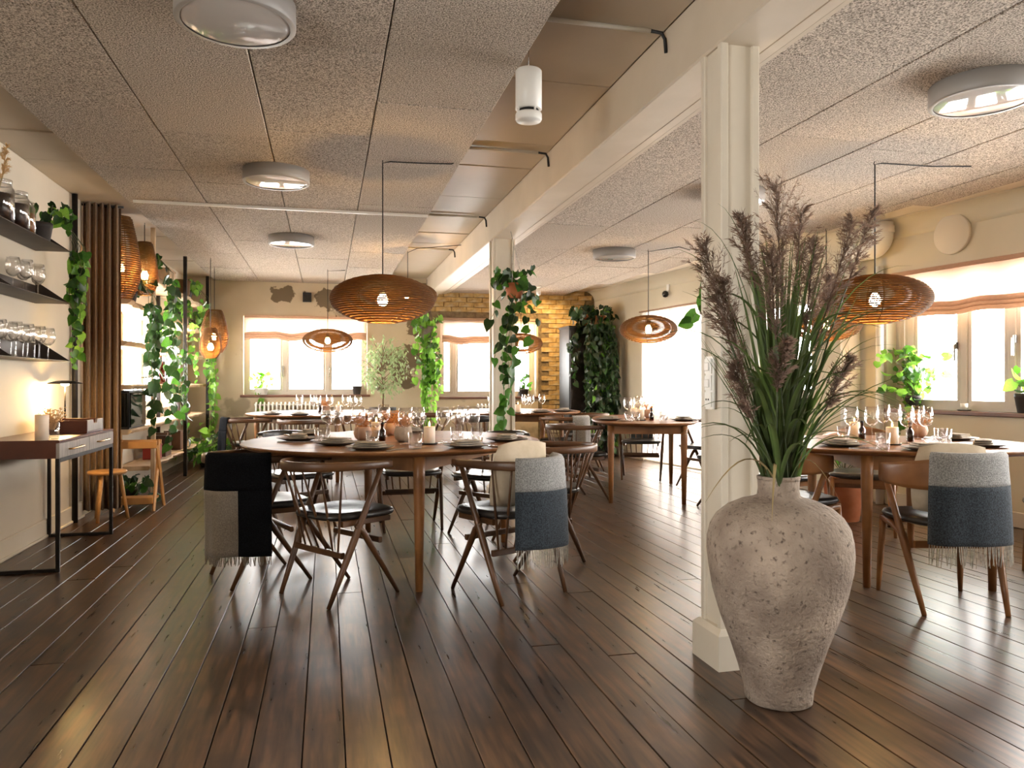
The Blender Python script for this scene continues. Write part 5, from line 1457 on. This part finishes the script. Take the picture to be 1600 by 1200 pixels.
e = thing('potted_plant', (p.x, p.y, 0), 0, 'small green plant in a terracotta floor pot under the vase table', 'plant'); pot(e, .16, .36, 'terracotta')
m = MB(); spots = []
for k in range(16):
    a = rr.uniform(0, 6.28); q = Vector((cos(a)*rr.uniform(.03,.14), sin(a)*rr.uniform(.03,.14), .36+rr.uniform(.08,.30))); m.tube([(0,0,.31), (q.x*.4,q.y*.4,.42), q], .003, 5, False); spots.append(q)
m.build('stem', 'vine_stem', e); add_leaves(e, spots, ['leaf_dark', 'leaf'], .10, rr, None, up=True)

# ------------------------------------------------------------------ radiators, sill plants, wall fittings
def radiator(x0, x1, z0, z1, label):
    e = thing('radiator', ((x0+x1)/2, YB-.10, 0), 0, label, 'radiator', 'column radiators under the back windows'); w = x1-x0; n = int(w/.055)
    for k in range(n):
        x = -w/2 + (k+.5)*w/n; m = MB()
        m.tube([(x, -.035, z0+.03), (x, -.035, z1-.02), (x, -.02, z1), (x, .02, z1), (x, .035, z1-.02), (x, .035, z0+.03), (x, .02, z0), (x, -.02, z0), (x, -.035, z0+.03)], .014, 6); m.build('column', 'white_metal', e)
    for z in (z0+.03, z1-.03): m = MB(); m.tube([(-w/2, 0, z), (w/2, 0, z)], .016, 8); m.build('header_pipe', 'white_metal', e)
    for s in (-1, 1): m = MB(); m.bbox((s*w*.4-.012, -.02, 0), (s*w*.4+.012, .02, z0), .003); m.build('foot', 'white_metal', e)
radiator(xb(398), xb(500), .15, zb(440, 629)-.0, 'white column radiator under the left back window')
radiator(xb(742), xb(776), .15, zb(750, 632), 'white column radiator under the window behind the far pillar')
def sill_plant(px, py, P, size, kinds, r, h, mt, label, n=40, spread=.13, hgt=.2, seed=1, trail=0, lsz=.07):
    rr = random.Random(seed); e = thing('sill_plant', P, 0, label, 'plant'); pot(e, r, h, mt)
    m = MB(); spots = []
    for k in range(n):
        a = rr.uniform(0, 6.28); d = rr.uniform(0, spread); q = Vector((cos(a)*d, sin(a)*d*.5, h+rr.uniform(.01, hgt)))
        if k % 3 == 0: m.tube([(0,0,h*.85), (q.x*.4,q.y*.4,q.z*.8), q], .0022, 4, False)
        spots.append(q)
    for k in range(trail): spots += vine(m, (0,-.03,h), (rr.uniform(-spread,spread), -.13, rr.uniform(-.35,-.1)), rr, .03, step=.05)
    m.build('stem', 'vine_stem', e); add_leaves(e, spots, kinds, lsz, rr, (-.2,-1,.3), up=True); return e
zsB = BW1[2]
sill_plant(0, 0, (xb(408), YB+.07, zsB), 0, ['leaf_bright'], .10, .10, 'pot_white', 'bright plant in a white pot on the left back window sill', 46, .16, .22, 3, 2)
e = thing('flower_pot', (xb(558), YB+.07, zsB), 0, 'empty dark pot at the right end of the left back sill', 'pot'); pot(e, .07, .13, 'pot_dark')
sill_plant(0, 0, (xb(820), YB+.07, BW2[2]), 0, ['leaf', 'leaf_dark'], .08, .12, 'pot_dark', 'small plant in a dark pot at the right end of the second back sill', 22, .12, .25, 5)
def rsill(px): return RW0 + RD*tr(px) + RN*.055
p = rsill(1418); sill_plant(0, 0, (p.x, p.y, zs4), 0, ['leaf_bright', 'leaf'], .075, .12, 'pot_dark', 'lush bright green plant at the left end of the right window sill', 150, .36, .42, 7, 6, .075)
p = rsill(1597); sill_plant(0, 0, (p.x, p.y, zs4), 0, ['leaf_bright', 'leaf'], .085, .15, 'pot_dark', 'upright seedling in a dark bowl at the right edge of the sill', 12, .12, .22, 8, 0, .085)
p = rsill(1499); e = thing('tea_light', (p.x, p.y, zs4), 0, 'small white tea light on a saucer on the right window sill', 'candle'); m = MB(); m.lathe([(0,0), (.045,0), (.055,.008), (.05,.009), (.04,.004), (0,.004)], 20); m.build('saucer', 'pot_dark', e); m = MB(); m.lathe([(0,.004), (.026,.004), (.028,.06), (.024,.06), (.022,.05), (0,.048)], 16); m.build('holder', 'pot_white', e)
# round white disc on the right wall
M = frame_M(RW0 + RD*tr(1490) + Vector((0,0,z_at(rp(1490), 366))), RD, RN) @ Matrix.Rotation(pi/2, 4, 'X')
e = thing('wall_disc', (0,0,0), 0, 'round white acoustic disc on the right wall', 'wall disc')
m = MB(); m.lathe([(0,.002), (.165,.002), (.168,.006), (.168,.026), (.160,.032), (0,.032)], 48, M); m.build('face', 'plaster_cream', e)
m = MB(); m.lathe([(0,0), (.14,0), (.14,.002), (0,.002)], 32, M); m.build('mounting_plate', 'white_metal', e)
# white duct with elbow, and the pipe running down
e = thing('air_duct', (0,0,0), 0, 'white ventilation duct turning down from the ceiling on the right wall', 'duct')
q0 = RW0 + RD*tr(1397) - RN*.13; q1 = RW0 + RD*tr(1345) - RN*.13
zel = z_at(rp(1380), 402)+.06
dv = (q1-q0).normalized(); rel = .12
elbow = [Vector((q0.x, q0.y, zel)) + dv*(rel-rel*cos(a)) + Vector((0,0,rel-rel*sin(a))) for a in [k*pi/16 for k in range(9)]]
m = MB(); m.tube([Vector((q0.x, q0.y, ZC_R-.02)), Vector((q0.x, q0.y, zel+rel+.01))] + elbow + [Vector((q1.x, q1.y, zel))], .085, 20); m.build('elbow_pipe', 'duct_white', e)
m = MB(); m.tube([Vector((q1.x, q1.y, zel+.06)), Vector((q1.x, q1.y, .0))], .085, 20); m.build('down_pipe', 'duct_white', e)
m = MB(); m.lathe([(.085,-.03), (.094,-.028), (.094,.028), (.085,.03)], 20, None, (q0.x, q0.y, zel+rel+.04)); m.build('collar', 'duct_white', e)
q2 = RW0 + RD*tr(1381) - RN*.05
m = MB(); m.tube([Vector((q2.x, q2.y, 0.0)), Vector((q2.x, q2.y, zt4+.1))], .035, 12); tag(m.build('heating_pipe', 'duct_white'), 'slim greenish white pipe beside the thick duct at the right window', 'pipe')
# black box on the back wall, wall sensor on the right wall
e = thing('wall_speaker', (xb(480), YB, zb(480, 465)), 0, 'small black box on the back wall above the left window', 'speaker')
m = MB(); m.bbox((-.062, -.05, -.068), (.062, 0, .068), .006); m.build('housing', 'metal_black', e); m = MB(); m.bbox((-.045, -.054, -.045), (.045, -.05, .045), .002); m.build('grille', 'metal_dark', e)
ps = RW0 + RD*tr(1045); M = frame_M(ps + Vector((0,0,z_at(ps, 456))), RD, RN)
e = thing('wall_sensor', (0,0,0), 0, 'small wall lamp above the white curtained door', 'sensor')
m = MB(); m.bbox((-.03, -.02, -.03), (.03, 0, .10), .005, M); m.build('bracket', 'white_plastic', e)
m = MB(); m.lathe([(0,-.07), (.03,-.06), (.045,-.03), (.04,.0), (.02,.02), (0,.02)], 16, M @ Matrix.Translation((0,-.055,-.01))); m.build('dome', 'screen_glass', e)

# leaf sprig hanging left of the near pillar
hp = at_depth(1108, 455, 6.3); rr = random.Random(81)
e = thing('hanging_sprig', (hp.x, hp.y, hp.z), 0, 'green sprig hanging beside the near pillar left of the reeds', 'plant')
m = MB(); sp = vine(m, (.10, 0, 2.48-hp.z), (-.02, 0, -.12), rr, .02, step=.08); sp2 = vine(m, (.06, 0, .1), (-.16, 0, -.25), rr, .02, step=.08); m.build('vine_stem', 'vine_stem', e)
add_leaves(e, sp[-4:]+sp2, ['leaf'], .12, rr, (-.2,-1,0))

# ------------------------------------------------------------------ remove the unplaced masters
for o in PROTOS:
    for c in [x for x in bpy.data.objects if x.parent == o]:
        for g_ in [x for x in bpy.data.objects if x.parent == c]: bpy.data.objects.remove(g_)
        bpy.data.objects.remove(c)
    bpy.data.objects.remove(o)
